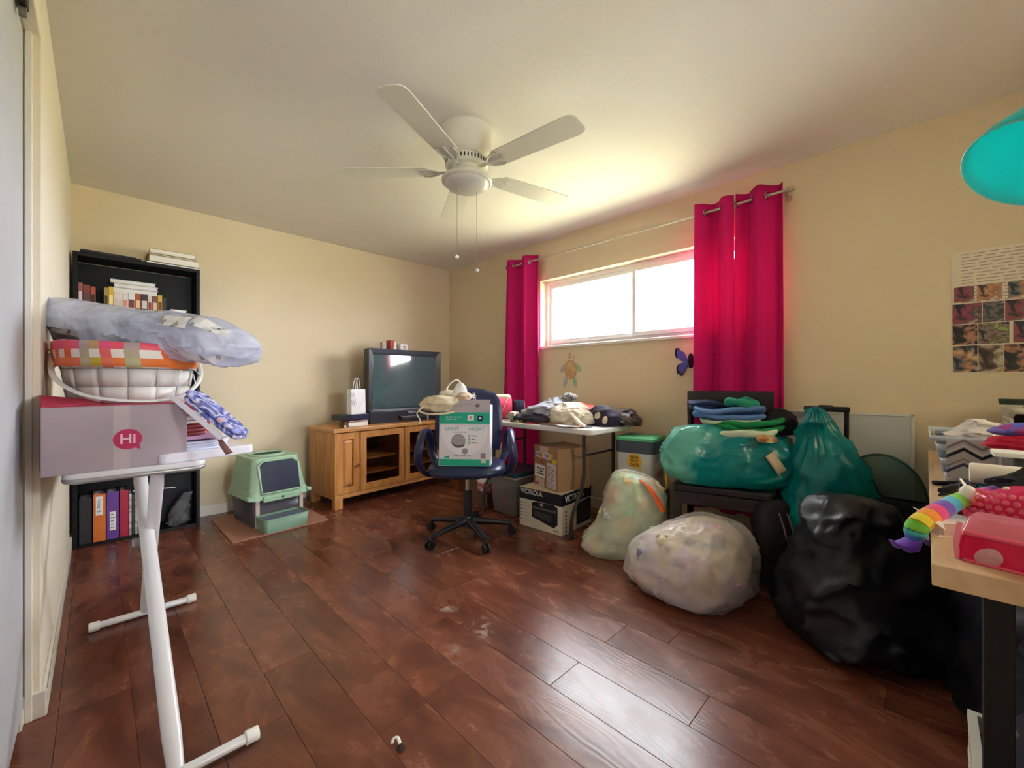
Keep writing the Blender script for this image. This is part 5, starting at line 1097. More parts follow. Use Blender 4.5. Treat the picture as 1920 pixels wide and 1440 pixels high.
tag(MB().lathe([(.001, 0), (.02, 0), (.023, .045), (.001, .045)], 16, (2.395, 2.36, TZ), cap=False).build('glass_vial', glass('mint_glass', (190, 232, 228)), smooth=40), 'small mint green glass at the table edge by the chair', 'glass')
for k, (x_, y_, c, l_) in enumerate(((2.372, 2.325, (214, 190, 90), 'small yellow bead trinket on the table edge'), (2.366, 2.300, (222, 206, 150), 'small cream bead trinket on the table edge'), (2.375, 2.27, (120, 90, 60), 'small brown bead trinket on the table edge'), (2.363, 2.36, (60, 46, 44), 'small dark bead trinket nearest the mint glass'))):
    tag(MB().sack([(0, .012, .014, 0, 0), (.008, .015, .016, 0, 0), (.016, .008, .008, 0, 0), (.02, .002, .002, 0, 0)], 16, 8, .9, .003, 60, .003, 40, k).build('trinket', mat('trinket_%d' % k, c, .4), loc=(x_, y_, TZ), smooth=70), l_, 'trinket', 'trinkets on the table edge')

# ------------------------------------------------------------------ litter bucket
cr_ = thing('plastic_crate', 'low black plastic crate under the yellow-handled bucket', 'crate', (2.78, 1.455, 0), 6)
MB().box(-.16, -.15, 0, .16, .15, .02).box(-.16, -.15, .02, -.145, .15, .30).box(.145, -.15, .02, .16, .15, .30).box(-.145, -.15, .02, .145, -.135, .30).box(-.145, .135, .02, .145, .15, .30).box(-.145, -.135, .288, .145, .135, .30).build('crate_body', BLACKP, cr_, bevel=.004)
bu = thing('litter_bucket', 'square plastic bucket with green lid and yellow handle beside the folding table', 'bucket', (2.785, 1.465, .3005), 10)
b = MB(); taper(b, .255, .25, .275, .27, 0, .285, .035); b.build('bucket_body', mat('bucket_white', (218, 214, 216), .45, .03), bu, smooth=40)
b = MB(); taper(b, .285, .28, .288, .283, .285, .372, .04); b.build('grey_collar', mat('slate_plastic', (72, 82, 96), .4, .04), bu, smooth=40)
b = MB(); taper(b, .30, .295, .295, .29, .372, .39, .04); taper(b, .27, .265, .262, .258, .39, .394, .03, cap0=False); b.build('lid', mat('mint_green_lid', (86, 186, 132), .4, .04), bu, smooth=40)
YEL = mat('yellow_plastic', (222, 184, 40), .4, .04)
MxB = Matrix(((0, 0, -1, -.1375), (-1, 0, 0, 0), (0, 1, 0, 0), (0, 0, 0, 1))); MyB = Matrix(((1, 0, 0, 0), (0, 0, -1, -.135), (0, 1, 0, 0), (0, 0, 0, 1)))
bub = [(-.0+.052*math.cos(t)*(1-.1*math.sin(t)), .232+.05*math.sin(t)) for t in [2*PI*k/24 for k in range(24)]]
MB().prism(bub, -.001, .0012, 0, MxB).prism([(.01, .19), (.05, .195), (.045, .17)], -.001, .0012, 0, MxB).build('yellow_bubble', mat('amber_yellow_print', (232, 176, 30), .45), bu)
for k, s_ in enumerate(('FREE', 'TIDY', 'CATS')): text(s_, bu, (-.1392, .0, .256-.026*k), (0, -1, 0), (0, 0, 1), .028, mat('brown_print', (92, 58, 30), .6), bold=.0009)
MB().prism(ell(-.0, .135, .05, .025), -.0005, .0009, 0, MxB).build('pale_blue_patch', mat('pale_blue_print', (206, 220, 232), .5), bu)
MB().prism([(.03, .215), (.11, .215), (.11, .198), (.03, .198)], -.001, .001, 0, MyB).build('olive_band', mat('olive_print', (150, 134, 60), .5), bu)
MB().prism([(-.045, .155), (.008, .155), (.008, .115), (-.045, .115)], -.001, .001, 0, MyB).build('crimson_patch', mat('crimson_patch_print', (176, 40, 76), .5), bu)
MB().prism(ell(.06, .135, .026, .032), -.001, .001, 0, MyB).build('green_seal', mat('green_seal_print', (110, 150, 120), .5), bu)
dashes(bu, (-.105, -.1375, .27), (1, 0, 0), (0, 0, 1), 3, .08, .02, GREYINK, th=.3, seed=2)
dashes(bu, (-.04, -.138, .15), (1, 0, 0), (0, 0, 1), 2, .045, .016, mat('pale_pink_print', (232, 190, 204)), th=.35, seed=2)
MB().tube(curve([(.055, -.145, .305), (.02, -.165, .22), (-.04, -.19, .12), (-.09, -.205, .065), (-.135, -.185, .045), (-.17, -.12, .05), (-.18, -.04, .06), (-.18, .06, .09), (-.165, .13, .15)], 6), .007, 8).build('handle', YEL, bu, smooth=60)

# ------------------------------------------------------------------ see-through bags of soft toys
FILMG = film('frosty_bag_film', (250, 250, 244), .60, .12, .3, .7, 9, .14)
FILMH = film('frosty_bag_film_grey', (250, 249, 250), .60, .12, .3, .7, 9, .16)
def toy(label, loc, r, c, c2=(230, 220, 210), rz=0, group='soft toys in the clear bags', kind=0):
    t = thing('soft_toy', label, 'soft toy', loc, rz, group); m1 = mat('plush_%d_%d_%d' % c, c, .95, .1, 20, .4, 120, sheen=.2); m2 = mat('plush_%d_%d_%d' % c2, c2, .95, .1)
    MB().ball((0, 0, 0), (r, r*.9, r*.85), 10).build('body', m1, t, smooth=80)
    MB().ball((-r*.35, -r*.55, r*.75), r*.62, 9).build('head', m1, t, smooth=80)
    for s in (-1, 1): MB().ball((-r*.35+s*r*.42, -r*.5, r*1.28), (r*.22, r*.12, r*.24), 6).build('ear', m2, t, smooth=80)
    MB().ball((-r*.5, -r*1.05, r*.65), (r*.25, r*.18, r*.2), 6).build('muzzle', m2, t, smooth=80)
    for s in (-1, 1): MB().ball((s*r*.75, -r*.5, -r*.3), (r*.3, r*.45, r*.28), 6).build('paw', m2, t, smooth=80)
    return t
b1 = thing('toy_bag', 'upright frosty clear bag of soft toys with an orange drawstring', 'bag', (2.43, 1.375, 0), -45)
PB1 = [(.006, .27, .20, -.01, 0), (.05, .285, .21, -.01, 0), (.15, .235, .195, .02, .0), (.28, .205, .18, .045, .0), (.38, .185, .16, .06, .0), (.46, .12, .11, .03, 0), (.50, .05, .05, .0, 0), (.505, .01, .01, .0, 0)]
MB().sack(PB1, 72, 44, .82, .016, 6, .022, 4, 12).build('film', FILMG, b1, smooth=80)
MB().tube(curve([(.05, -.11, .475), (.09, -.15, .44), (.13, -.185, .375), (.165, -.20, .305)], 6), [.012]*6+[.022]*6+[.027]*6+[.02], 8, flat=.4).build('drawstring', mat('orange_plastic_tape', (236, 96, 40), .4, .05), b1, smooth=60)
PF1 = [(z_+.004, rx*.9, ry*.9, cx, cy) for z_, rx, ry, cx, cy in PB1[:6]]+[(.475, .02, .02, .0, 0)]  # pale mass added inside so the bag's interior looks brighter
tag(MB().sack(PF1, 60, 36, .82, .02, 6, .028, 5, 13).build('plush_filling', patchwork('pastel_plush_green', [(236, 190, 120), (220, 220, 190), (170, 212, 166), (196, 218, 220), (238, 206, 164), (160, 140, 136)], 5.5, .95, smooth=True, lo=.33), loc=(2.43, 1.375, 0), rz=-45, smooth=80), 'bundle of pastel plush pressed together in the upright clear bag', 'plush bundle')
def in_bag(base, rz, p):
    c_, s_ = math.cos(R(rz)), math.sin(R(rz)); return (base[0]+p[0]*c_-p[1]*s_, base[1]+p[0]*s_+p[1]*c_, base[2]+p[2])
for p, r, c, c2, l in (((.0, -.05, .42), .062, (236, 206, 164), (228, 196, 150), 'pale orange soft toy at the top of the upright bag'), ((.03, -.06, .29), .085, (226, 200, 172), (214, 206, 196), 'cream soft toy in the upper middle of the upright bag'),
                       ((.10, -.07, .18), .085, (176, 204, 160), (200, 216, 190), 'pale green soft toy in the upright bag'), ((.04, -.10, .085), .07, (238, 190, 104), (232, 206, 150), 'yellow orange soft toy low in the upright bag'),
                       ((-.08, -.12, .085), .055, (206, 204, 210), (236, 234, 236), 'grey white soft toy low in the upright bag beside the yellow one'), ((-.17, -.07, .07), .06, (150, 128, 124), (206, 170, 160), 'brown soft toy at the low corner of the upright bag'),
                       ((-.11, -.05, .20), .075, (190, 214, 214), (206, 220, 216), 'pale blue soft toy in the upright bag'), ((.14, -.03, .06), .06, (150, 206, 210), (196, 226, 224), 'turquoise soft toy at the bottom of the upright bag')):
    toy(l, in_bag((2.43, 1.375, 0), -45, (p[0], p[1]*.98, p[2]*.97)), r*.82, c, c2, -45)
B2 = (2.195, .885, 0)
b2 = thing('toy_bag', 'big frosty clear bag of soft toys lying on its side before the dark chair', 'bag', B2, -13)
PB2 = [(.006, .22, .235, -.01, -.01), (.04, .265, .275, -.005, -.005), (.13, .285, .29, .01, -.01), (.24, .265, .255, .035, -.025), (.32, .195, .18, .06, -.05), (.372, .09, .08, .065, -.06), (.39, .015, .015, .065, -.06)]
MB().sack(PB2, 80, 44, .64, .020, 6, .026, 3.4, 19).build('film', FILMH, b2, smooth=80)
MB().tube(curve([(.26, -.17, .20), (.295, -.18, .225), (.32, -.19, .215), (.31, -.18, .19)], 6), .012, 8, flat=.4).build('drawstring', mat('red_orange_tape', (206, 66, 34), .4), b2, smooth=60)
PF2 = [(z_*.93+.004, rx*.9, ry*.9, cx, cy) for z_, rx, ry, cx, cy in PB2[:6]]+[(.352, .02, .02, .04, -.04)]  # filling added to lighten the inside of the lying bag
tag(MB().sack(PF2, 60, 36, .66, .02, 6, .03, 5, 23).build('plush_filling', patchwork('pastel_plush_lilac', [(140, 142, 180), (226, 190, 204), (190, 180, 206), (236, 222, 196), (214, 196, 172), (120, 116, 128)], 6.5, .95, smooth=True, lo=.33), loc=B2, rz=-13, smooth=80), 'bundle of lilac and beige plush pressed together in the lying clear bag', 'plush bundle')
for p, r, c, c2, l in (((-.145, .03, .245), .055, (240, 232, 216), (226, 214, 196), 'cream soft toy near the top of the lying bag'), ((.06, -.135, .215), .10, (222, 208, 180), (226, 216, 196), 'big beige soft toy filling the upper side of the lying bag'),
                       ((-.18, .12, .15), .065, (140, 146, 186), (240, 238, 238), 'blue grey soft toy with white paws in the lying bag'), ((-.175, .13, .055), .055, (226, 120, 145), (236, 190, 200), 'pink soft toy low in the lying bag'),
                       ((-.10, -.20, .16), .06, (226, 160, 136), (140, 150, 140), 'salmon soft toy at the front corner of the lying bag'), ((-.19, -.03, .09), .065, (206, 196, 220), (190, 180, 200), 'lilac white soft toy low in the lying bag'),
                       ((.10, -.195, .10), .075, (190, 172, 148), (150, 136, 120), 'brownish soft toy in the lying bag beneath the big beige one'), ((-.165, .21, .05), .042, (226, 160, 150), (236, 200, 196), 'small pink soft toy in the far low corner of the lying bag'),
                       ((-.03, -.215, .07), .055, (110, 114, 118), (180, 180, 180), 'dark grey soft toy at the bottom of the lying bag'), ((-.18, .06, .20), .04, (240, 238, 236), (226, 220, 214), 'small white soft toy above the blue grey one in the lying bag')):
    toy(l, in_bag(B2, -13, (p[0]*1.02, p[1]*.97, p[2]*.97)), r*.85, c, c2, -60)

# ------------------------------------------------------------------ dark chair with teal bag and clothes
dc = thing('dining_chair', 'dark espresso wooden chair with black padded seat against the pink curtain', 'chair', (2.70, .845, 0), -76)
ESP = mat('espresso_wood', (38, 28, 30), .35, .06); LEA = mat('black_leather', (30, 26, 32), .3, .05, 10, .15, 200)
for (x_, y_) in ((-.265, -.165), (.215, -.165)): MB().box(x_-.021, y_-.021, 0, x_+.021, y_+.021, .43).build('leg', ESP, dc, bevel=.003)
for x_ in (-.235, .215): MB().tube([(x_, .16, 0), (x_, .155, .45), (x_, .17, .75), (x_, .19, 1.0)], .021, 4).build('leg', ESP, dc)
MB().box(-.25, -.185, .36, .2, -.165, .43).build('apron', ESP, dc); MB().box(-.22, .145, .36, .2, .16, .43).build('apron', ESP, dc)
for x_ in (-.25, .215): MB().box(x_-.01, -.15, .36, x_+.01, .145, .43).build('apron', ESP, dc)
MB().prism([(x_-.025, y_-.01) for x_, y_ in rrect(.53, .37, .03, 4)], .43, .478).build('seat', LEA, dc, bevel=.014, segs=3)
Mbk = Matrix.Translation((0, .247, 0)) @ Matrix.Rotation(R(-8), 4, 'X')
MB().box(-.257, .165, .865, .237, .19, 1.025).build('top_rail', ESP, dc, bevel=.004)
MB().box(-.21, .15, .60, .19, .165, .68).build('back_rail', ESP, dc)
TB = (2.665, .85, .4785)
def teal_mat():
    m = film('teal_bag_film', (8, 146, 150), .04, .2, .3, .7, 7, .03)
    t = m.node_tree; N = t.nodes; L = t.links
    return m
TEALM = teal_mat()
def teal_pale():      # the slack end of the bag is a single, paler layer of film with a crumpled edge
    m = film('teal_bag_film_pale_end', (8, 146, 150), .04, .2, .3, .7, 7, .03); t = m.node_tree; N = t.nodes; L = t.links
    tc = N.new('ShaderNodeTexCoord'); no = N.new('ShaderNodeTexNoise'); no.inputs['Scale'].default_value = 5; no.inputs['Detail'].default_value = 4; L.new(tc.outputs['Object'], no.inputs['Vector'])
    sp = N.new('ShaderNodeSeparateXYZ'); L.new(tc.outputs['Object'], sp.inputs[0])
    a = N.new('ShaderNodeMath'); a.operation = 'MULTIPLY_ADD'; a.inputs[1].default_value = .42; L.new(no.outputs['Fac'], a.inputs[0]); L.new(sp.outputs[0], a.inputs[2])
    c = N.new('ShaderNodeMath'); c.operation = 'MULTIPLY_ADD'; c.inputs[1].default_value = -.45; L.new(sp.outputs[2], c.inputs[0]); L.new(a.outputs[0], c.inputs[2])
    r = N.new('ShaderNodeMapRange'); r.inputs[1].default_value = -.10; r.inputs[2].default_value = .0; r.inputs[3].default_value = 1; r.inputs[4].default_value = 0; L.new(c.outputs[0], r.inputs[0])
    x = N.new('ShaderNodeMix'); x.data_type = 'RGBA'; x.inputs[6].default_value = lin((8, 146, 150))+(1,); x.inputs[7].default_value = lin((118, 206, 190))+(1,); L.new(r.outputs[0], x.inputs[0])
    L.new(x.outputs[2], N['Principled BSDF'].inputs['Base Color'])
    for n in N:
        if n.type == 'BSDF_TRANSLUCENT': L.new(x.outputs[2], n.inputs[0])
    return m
tb = thing('teal_bag', 'stuffed teal plastic bag resting on the dark chair seat', 'bag', TB, -62)
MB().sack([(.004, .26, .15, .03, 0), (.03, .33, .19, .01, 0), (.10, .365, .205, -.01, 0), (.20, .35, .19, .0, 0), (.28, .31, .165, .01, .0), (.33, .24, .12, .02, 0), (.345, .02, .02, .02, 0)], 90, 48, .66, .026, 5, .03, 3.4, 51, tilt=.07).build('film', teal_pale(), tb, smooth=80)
lt_ = MB(); 
lt_.grid(lambda u, v: ((u-.5)*.055, -.003-.002*math.sin(u*PI), (v-.5)*.115), 4, 4)
lb_ = lt_.build('sticker', mat('beige_sticker', (206, 188, 160), .5, .06), tb, smooth=60, solid=.001)
lb_.matrix_local = Matrix.Translation((.205, -.205, .168)) @ Matrix.Rotation(R(24), 4, 'Z') @ Matrix.Rotation(R(-30), 4, 'Y') @ Matrix.Rotation(R(-12), 4, 'X')
# the tall teal bag beside it
t2b = thing('teal_bag', 'tall pointed teal plastic bag standing beside the chair by the whiteboard', 'bag', (2.71, .375, 0), -45)
MB().sack([(.006, .22, .13, .06, 0), (.12, .24, .14, .06, 0), (.35, .245, .14, .05, 0), (.52, .20, .13, .03, .0), (.70, .13, .11, -.01, .0), (.84, .085, .075, -.035, .0), (.93, .05, .05, -.05, .0), (.955, .01, .01, -.05, 0)], 80, 50, .86, .03, 5, .03, 3, 63, vert=.008).build('film', TEALM, t2b, smooth=80)
# clothes on the teal bag
def cloth(name, label, c_, sx, sy, h, rz, m, layers, seed, wave=.014, dome=-.02, rot=0):
    t = thing(name, label, 'clothes', c_, rz, 'clothes piled on the teal bag'); 
    MB().slab(sx, sy, h, layers, seed, wave, dome=dome, n=56, e=.55).build('folded_cloth', m, t, smooth=60); return t
JEAN = mat('faded_denim', (92, 128, 184), .9, .14, 14, .35, 300); NVC = mat('dark_navy_denim', (30, 48, 84), .9, .14, 14, .35, 300)
GRC = mat('kelly_green_cloth', (16, 136, 78), .9, .1, 14, .3, 240); WHC = mat('white_green_tint_cloth', (206, 222, 196), .9, .05, 14, .3, 240); TLC = mat('sea_green_cloth', (28, 140, 112), .9, .12, 14, .3, 240)
zz = .4785+.345
def cpos(px, py, d): return W(px, py, d=d)
t = cloth('folded_shirt', 'kelly green folded shirt at the bottom of the clothes pile', (2.69, .735, zz-.028), .36, .24, .065, -60, GRC, 2, 3, .045, -.03)
MB().slab(.31, .10, .04, 1, 9, .045, dome=-.03, e=.6).build('white_front', WHC, t, loc=(-.03, -.085, -.014), smooth=60)
cloth('folded_shirt', 'white folded shirt between the green shirt and the jeans', (2.70, .84, zz+.022), .33, .2, .03, -58, WHC, 1, 13, .035)
t = cloth('folded_jeans', 'faded blue folded jeans in the middle of the clothes pile', (2.69, .85, zz+.045), .40, .23, .065, -60, JEAN, 2, 23, .045)
cloth('folded_jeans', 'dark navy folded jeans on top of the faded jeans', (2.73, .90, zz+.095), .38, .2, .05, -56, NVC, 2, 33, .045)
t = thing('rolled_shirt', 'sea green twisted shirt topmost on the clothes pile', 'clothes', (2.69, .775, zz+.135), -60, 'clothes piled on the teal bag')
b = MB(); b.tube([(.07*math.cos(a), .055*math.sin(a), .01*math.sin(2*a)) for a in [2*PI*k/24 for k in range(24)]], [.024+.006*math.sin(5*k) for k in range(24)], 10, closed=True); b.build('twisted_cloth', TLC, t, smooth=70)
heap('crumpled_cloth', 'black crumpled cloth behind the green shirt by the tall teal bag', 'clothes', [(0, .08, .08, 0, 0), (.06, .09, .09, 0, 0), (.12, .06, .06, 0, 0), (.15, .01, .01, 0, 0)], mat('black_cloth', (18, 20, 30), .9, .1), 71, 40, 22, .85, .02, 12, .02, 8, (2.80, .60, zz-.04))
heap('crumpled_cloth', 'small cream patterned cloth edge under the green shirt', 'clothes', [(0, .05, .04, 0, 0), (.02, .055, .045, 0, 0), (.035, .02, .02, 0, 0)], patchwork('cream_orange_cloth', [(214, 190, 140), (190, 130, 90), (220, 206, 170)], 30, .9), 72, 28, 14, .85, .01, 20, .01, 14, (2.57, .615, zz-.065))
# whiteboard, suitcase, green mesh hoop
wb = thing('whiteboard', 'grey white dry-erase board leaning on the wall behind the teal bags', 'whiteboard', (3.025, 0, 0))
MB().box(-.006, .055, .455, 0, .60, .905).build('board', mat('board_white', (196, 198, 200), .25, .02), wb)
ALU = mat('pale_frame', (214, 212, 206), .35, .02)
b = MB().box(-.012, .045, .445, .002, .61, .458).box(-.012, .045, .9, .002, .61, .915).box(-.012, .04, .445, .002, .056, .915).box(-.012, .6, .445, .002, .615, .915); b.build('frame', ALU, wb, bevel=.002)
MB().box(-.05, .03, .44, -.008, .5, .452).build('pen_tray', mat('cream_tray', (220, 206, 180), .5), wb, bevel=.003)
su = thing('suitcase', 'black suitcase with its handle pulled up in front of the whiteboard', 'suitcase', (2.895, .40, 0), 0)
MB().prism(rrect(.16, .34, .04), .03, .56).build('shell', mat('black_nylon', (24, 24, 30), .6, .08), su, bevel=.015, segs=3)
for y_ in (-.09, .09): MB().tube([(.03, y_, .56), (.03, y_, .92)], .011, 8).build('handle_tube', BLACKM, su, smooth=50)
MB().box(.012, -.105, .915, .048, .105, .945).build('grip', BLACKP, su, bevel=.008, segs=3)
MB().box(.018, -.03, .94, .042, .035, .952).build('grip_button', BLACKP, su, bevel=.003)
for (x_, y_) in ((-.05, -.12), (.05, -.12), (-.05, .12), (.05, .12)): MB().cyl((x_, y_-.012, .025), (x_, y_+.012, .025), .025, n=16).build('wheel', BLACKP, su, smooth=40)
ho = thing('mesh_hamper', 'dark green wire hoop with sheer mesh leaning before the whiteboard', 'hamper', (2.80, .16, .50), 0)
HG = mat('dark_green_wire', (16, 66, 52), .5)
arc = [Vector((.02*math.cos(t)+.0, .165*math.cos(t), .215*math.sin(t))) for t in [PI*k/24 for k in range(25)]]
MB().tube([tuple(p) for p in arc], .006, 8).build('hoop', HG, ho, smooth=60)
b = MB(); b.grid(lambda u, v: (.03*math.sin(v*PI)*-1, .16*math.cos(PI*u)*(v), .21*math.sin(PI*u)*v), 25, 6); b.build('mesh_cloth', film('green_mesh', (90, 130, 112), .80, .5, .3, 0, 4, .05), ho, smooth=70)
MB().box(-.08, -.18, -.5, .06, .2, 0).build('hamper_body', mat('dark_mesh', (16, 22, 26), .9), ho, bevel=.02)
# ------------------------------------------------------------------ black bags
BBM = mat('black_bag_plastic', (15, 16, 26), .42, .1, 6, .2, 16, spec=.45)
bb1 = thing('garbage_bag', 'big black garbage bag slumped on the floor below the desk corner', 'bag', (2.37, .17, 0), -45)
MB().sack([(.004, .30, .28, 0, 0), (.06, .36, .34, 0, 0), (.2, .35, .32, .0, .0), (.34, .27, .25, -.02, 0), (.47, .19, .17, -.06, .0), (.56, .13, .11, -.09, 0), (.585, .04, .04, -.09, 0)], 96, 60, .85, .035, 5, .04, 3, 81).build('film', BBM, bb1, smooth=80)
bb2 = thing('garbage_bag', 'wide black bag filling the floor space under the desk', 'bag', (2.20, -.40, 0), 0)
MB().sack([(.004, .42, .30, 0, 0), (.08, .48, .35, 0, 0), (.3, .46, .33, .0, .0), (.5, .36, .26, 0, 0), (.6, .2, .15, 0, 0), (.62, .03, .03, 0, 0)], 72, 40, .85, .03, 5, .04, 3, 83).build('film', BBM, bb2, smooth=80)
bb3 = heap('fleece_blanket', 'dark navy fleece heaped under the desk front edge', 'blanket', [(0, .22, .2, 0, 0), (.15, .25, .22, 0, 0), (.4, .2, .18, 0, 0), (.55, .1, .1, 0, 0), (.58, .02, .02, 0, 0)], mat('dark_navy_fleece', (8, 8, 15), .95, .2, 20, .6, 120), 85, 60, 36, .85, .03, 7, .03, 5, (1.62, -.36, 0))
bp2 = thing('backpack', 'dark backpack with pale straps between chair and black bag', 'backpack', (2.60, .58, 0), -50)
MB().sack([(.004, .10, .08, 0, 0), (.05, .11, .09, 0, 0), (.3, .11, .09, 0, 0), (.42, .08, .06, 0, 0), (.45, .02, .02, 0, 0)], 36, 20, .75, .01, 9, .01, 6, 91).build('body', mat('dark_nylon_plum', (36, 28, 36), .7, .08), bp2, smooth=70)
for dx in (-.03, .01): MB().tube(curve([(dx, -.10, .40), (dx+.015, -.115, .33), (dx+.03, -.115, .27), (dx+.06, -.10, .24)], 6), .007, 8, flat=.5).build('strap', mat('mauve_strap', (120, 100, 112), .5), bp2, smooth=60)
# floor basket by the desk
fbk = thing('plastic_basket', 'white slotted plastic basket on the floor at the frame edge under the desk', 'basket', (1.255, -.27, 0), 0)
PBW = mat('white_basket_plastic', (222, 220, 208), .45, .03)
b = MB(); b.box(-.22, -.2, 0, .22, .2, .01)
b.box(-.22, .185, .28, .22, .2, .30).box(-.22, -.2, .28, .22, -.185, .30).box(-.22, -.185, .28, -.205, .185, .30).box(.205, -.185, .28, .22, .185, .30)
for k in range(12):
    x_ = -.21+k*.038; b.box(x_-.012, .188, .01, x_+.012, .198, .28).box(x_-.012, -.198, .01, x_+.012, -.188, .28)
for k in range(10):
    y_ = -.185+k*.041; b.box(.207, y_-.012, .01, .217, y_+.012, .28).box(-.217, y_-.012, .01, -.207, y_+.012, .28)
for z_ in (.10, .19): b.box(-.22, .187, z_, .22, .199, z_+.02).box(-.22, -.199, z_, .22, -.187, z_+.02).box(.206, -.185, z_, .218, .185, z_+.02).box(-.218, -.185, z_, -.206, .185, z_+.02)
b.build('basket_body', PBW, fbk)
MB().box(-.2, .168, .012, .2, .186, .265).build('grey_liner', mat('olive_grey_liner', (120, 118, 96), .8), fbk)
heap('crumpled_cloth', 'black cloth filling the slotted floor basket', 'clothes', [(.012, .25, .19, 0, 0), (.15, .27, .21, 0, 0), (.3, .27, .21, 0, 0), (.44, .2, .17, 0, -.02), (.50, .03, .03, 0, -.03)], mat('black_cloth', (18, 20, 30)), 95, 40, 24, .85, .02, 9, .02, 6, (1.30, -.335, 0))
# ------------------------------------------------------------------ desk at the right with craft things
DZ = .74
def YX(px, X): l_ = (px-960)/FPX; return X*(1-l_)/(1+l_)
dk = thing('desk', 'pale birch desk with thick square edge and black legs', 'desk')
BIR = wood('pale_birch', (206, 176, 138), (220, 192, 156), .42, 0, 1.6, .03)
MB().box(1.115, -.66, DZ-.041, 2.96, -.008, DZ).build('desktop', BIR, dk, bevel=.002)
for (x_, y_) in ((1.24, -.60), (1.24, -.10), (2.88, -.60), (2.88, -.10)): MB().box(x_-.02, y_-.02, 0, x_+.02, y_+.02, DZ-.041).build('leg', mat('matte_black', (10, 10, 13), .6), dk, bevel=.002)
MB().box(1.21, -.615, DZ-.10, 2.86, -.585, DZ-.045).build('apron', BLACKM, dk)
# large woven plastic basket with zigzag lining
wbk = thing('plastic_basket', 'pale blue grey woven plastic basket with zigzag fabric on the desk', 'basket', (2.26, -.20, DZ), 0)
PLB = mat('pale_blue_plastic', (196, 204, 216), .4, .03); PLD = mat('blue_grey_weave', (120, 138, 158), .5, .1, 30)
b = MB()
def bsk(b, z0, z1, o, mi=0):
    t0, t1 = z0/.155, z1/.155
    taper(b, .34+.06*t0+o, .30+.06*t0+o, .34+.06*t1+o, .30+.06*t1+o, z0, z1, .02, cap0=False, cap1=False)
b.prism(rrect(.335, .295, .02), 0, .006)
for (z0, z1) in ((0, .028), (.055, .078), (.105, .128)): bsk(b, z0, z1, 0)
bsk(b, .14, .157, .02); b.build('basket_wall', PLB, wbk, smooth=30, solid=.004)
b = MB()
for (z0, z1) in ((.028, .055), (.078, .105), (.126, .142)): bsk(b, z0, z1, -.008)
b.build('woven_band', PLD, wbk, smooth=30, solid=.003)
n_ = 0
for zc in (.0415, .0915):
    for k in range(11):
        t_ = zc/.155; y_ = -.14+k*.028
        for (xx) in (-1,):
            MB().cbox((0, (.30+.06*t_)/2, zc), (.016, .004, .026), (0, 0, 0)).build('woven_slat', PLB, wbk, loc=(-.145+k*.029, .0, 0))
MB().box(-.212, -.17, .02, -.206, .15, .15).build('lining_cloth', mat('lining_grey', (196, 192, 190), .8, .03), wbk)
MZ = Matrix(((0, 0, -1, -.2125), (-1, 0, 0, 0), (0, 1, 0, 0), (0, 0, 0, 1)))
def zig(z_, h_, m_, o=0, ph=0):
    pts = []; n = 9
    for k in range(n): pts.append((-.15+k*.04, z_+(.028 if (k+ph) % 2 else 0)))
    b = MB()
    for k in range(n-1):
        (x0, a), (x1, c) = pts[k], pts[k+1]; b.prism([(x0, a), (x1, c), (x1, c+h_), (x0, a+h_)], o, o+.0008, 0, MZ)
    b.build('zigzag_stripe', m_, wbk)
zig(.115, .010, mat('zig_grey', (140, 138, 140), .8)); zig(.085, .011, mat('zig_black', (34, 34, 44), .8)); zig(.055, .006, mat('zig_tan', (150, 144, 126), .8)); zig(.035, .01, mat('zig_navy', (70, 66, 100), .8)); zig(.10, .005, mat('zig_white', (228, 226, 222), .8))
heap('tissue', 'crumpled white tissue on top of the zigzag basket', 'tissue', [(0, .07, .07, 0, 0), (.03, .075, .075, 0, 0), (.06, .05, .05, .01, 0), (.08, .015, .015, .02, 0)], mat('tissue_white', (218, 210, 206), .9, .05), 101, 44, 24, .85, .035, 14, .02, 9, (2.22, -.135, DZ+.13))
heap('crumpled_cloth', 'grey white cloth filling the zigzag basket', 'clothes', [(.0, .14, .12, 0, 0), (.06, .15, .13, 0, 0), (.11, .14, .12, 0, 0), (.13, .05, .05, 0, 0)], mat('lining_grey', (196, 192, 190)), 103, 36, 16, .8, .01, 9, .01, 6, (2.26, -.2, DZ+.007))
t = thing('small_bottle', 'tiny dark bottle with gold cap in the zigzag basket corner', 'bottle', (2.36, -.095, DZ+.12))
MB().lathe([(.001, 0), (.018, 0), (.018, .04), (.008, .048), (.001, .048)], 14, cap=False).build('body', mat('dark_brown_glass', (44, 24, 22), .2), t, smooth=40); MB().lathe([(.001, .048), (.012, .048), (.012, .062), (.001, .062)], 14, cap=False).build('cap', mat('gold_cap', (200, 160, 50), .3, 0, metal=.6), t, smooth=40)
# lattice basket behind
lbk = thing('plastic_basket', 'white lattice plastic basket with round holes at the back of the desk', 'basket', (2.76, -.40, DZ+.0), 0)
b = MB(); b.prism(rrect(.32, .30, .03), 0, .006)
taper(b, .33, .31, .335, .315, .215, .242, .035, cap0=False, cap1=False); taper(b, .30, .28, .305, .285, 0, .05, .03, cap0=False, cap1=False)
b.build('rim_and_base', PBW, lbk, smooth=30, solid=.004)
b = MB()
for (ax0, sgn) in (('x', -1), ('x', 1), ('y', -1), ('y', 1)):
    L0 = .30 if ax0 == 'y' else .28
    for s2 in (-1, 1):
        for k in range(-5, 6):
            pts = []
            for q in range(5):
                v = q/4; u = k/5*.5+s2*(v-.5)*.42
                if abs(u) <= .5:
                    off = .15+.015*v; z_ = .045+.175*v
                    pts.append((sgn*off, u*L0, z_) if ax0 == 'x' else (u*L0, sgn*(off-.01), z_))
            if len(pts) > 1: b.tube(pts, .0065, 6, flat=.6)
b.build('lattice', PBW, lbk, smooth=50)
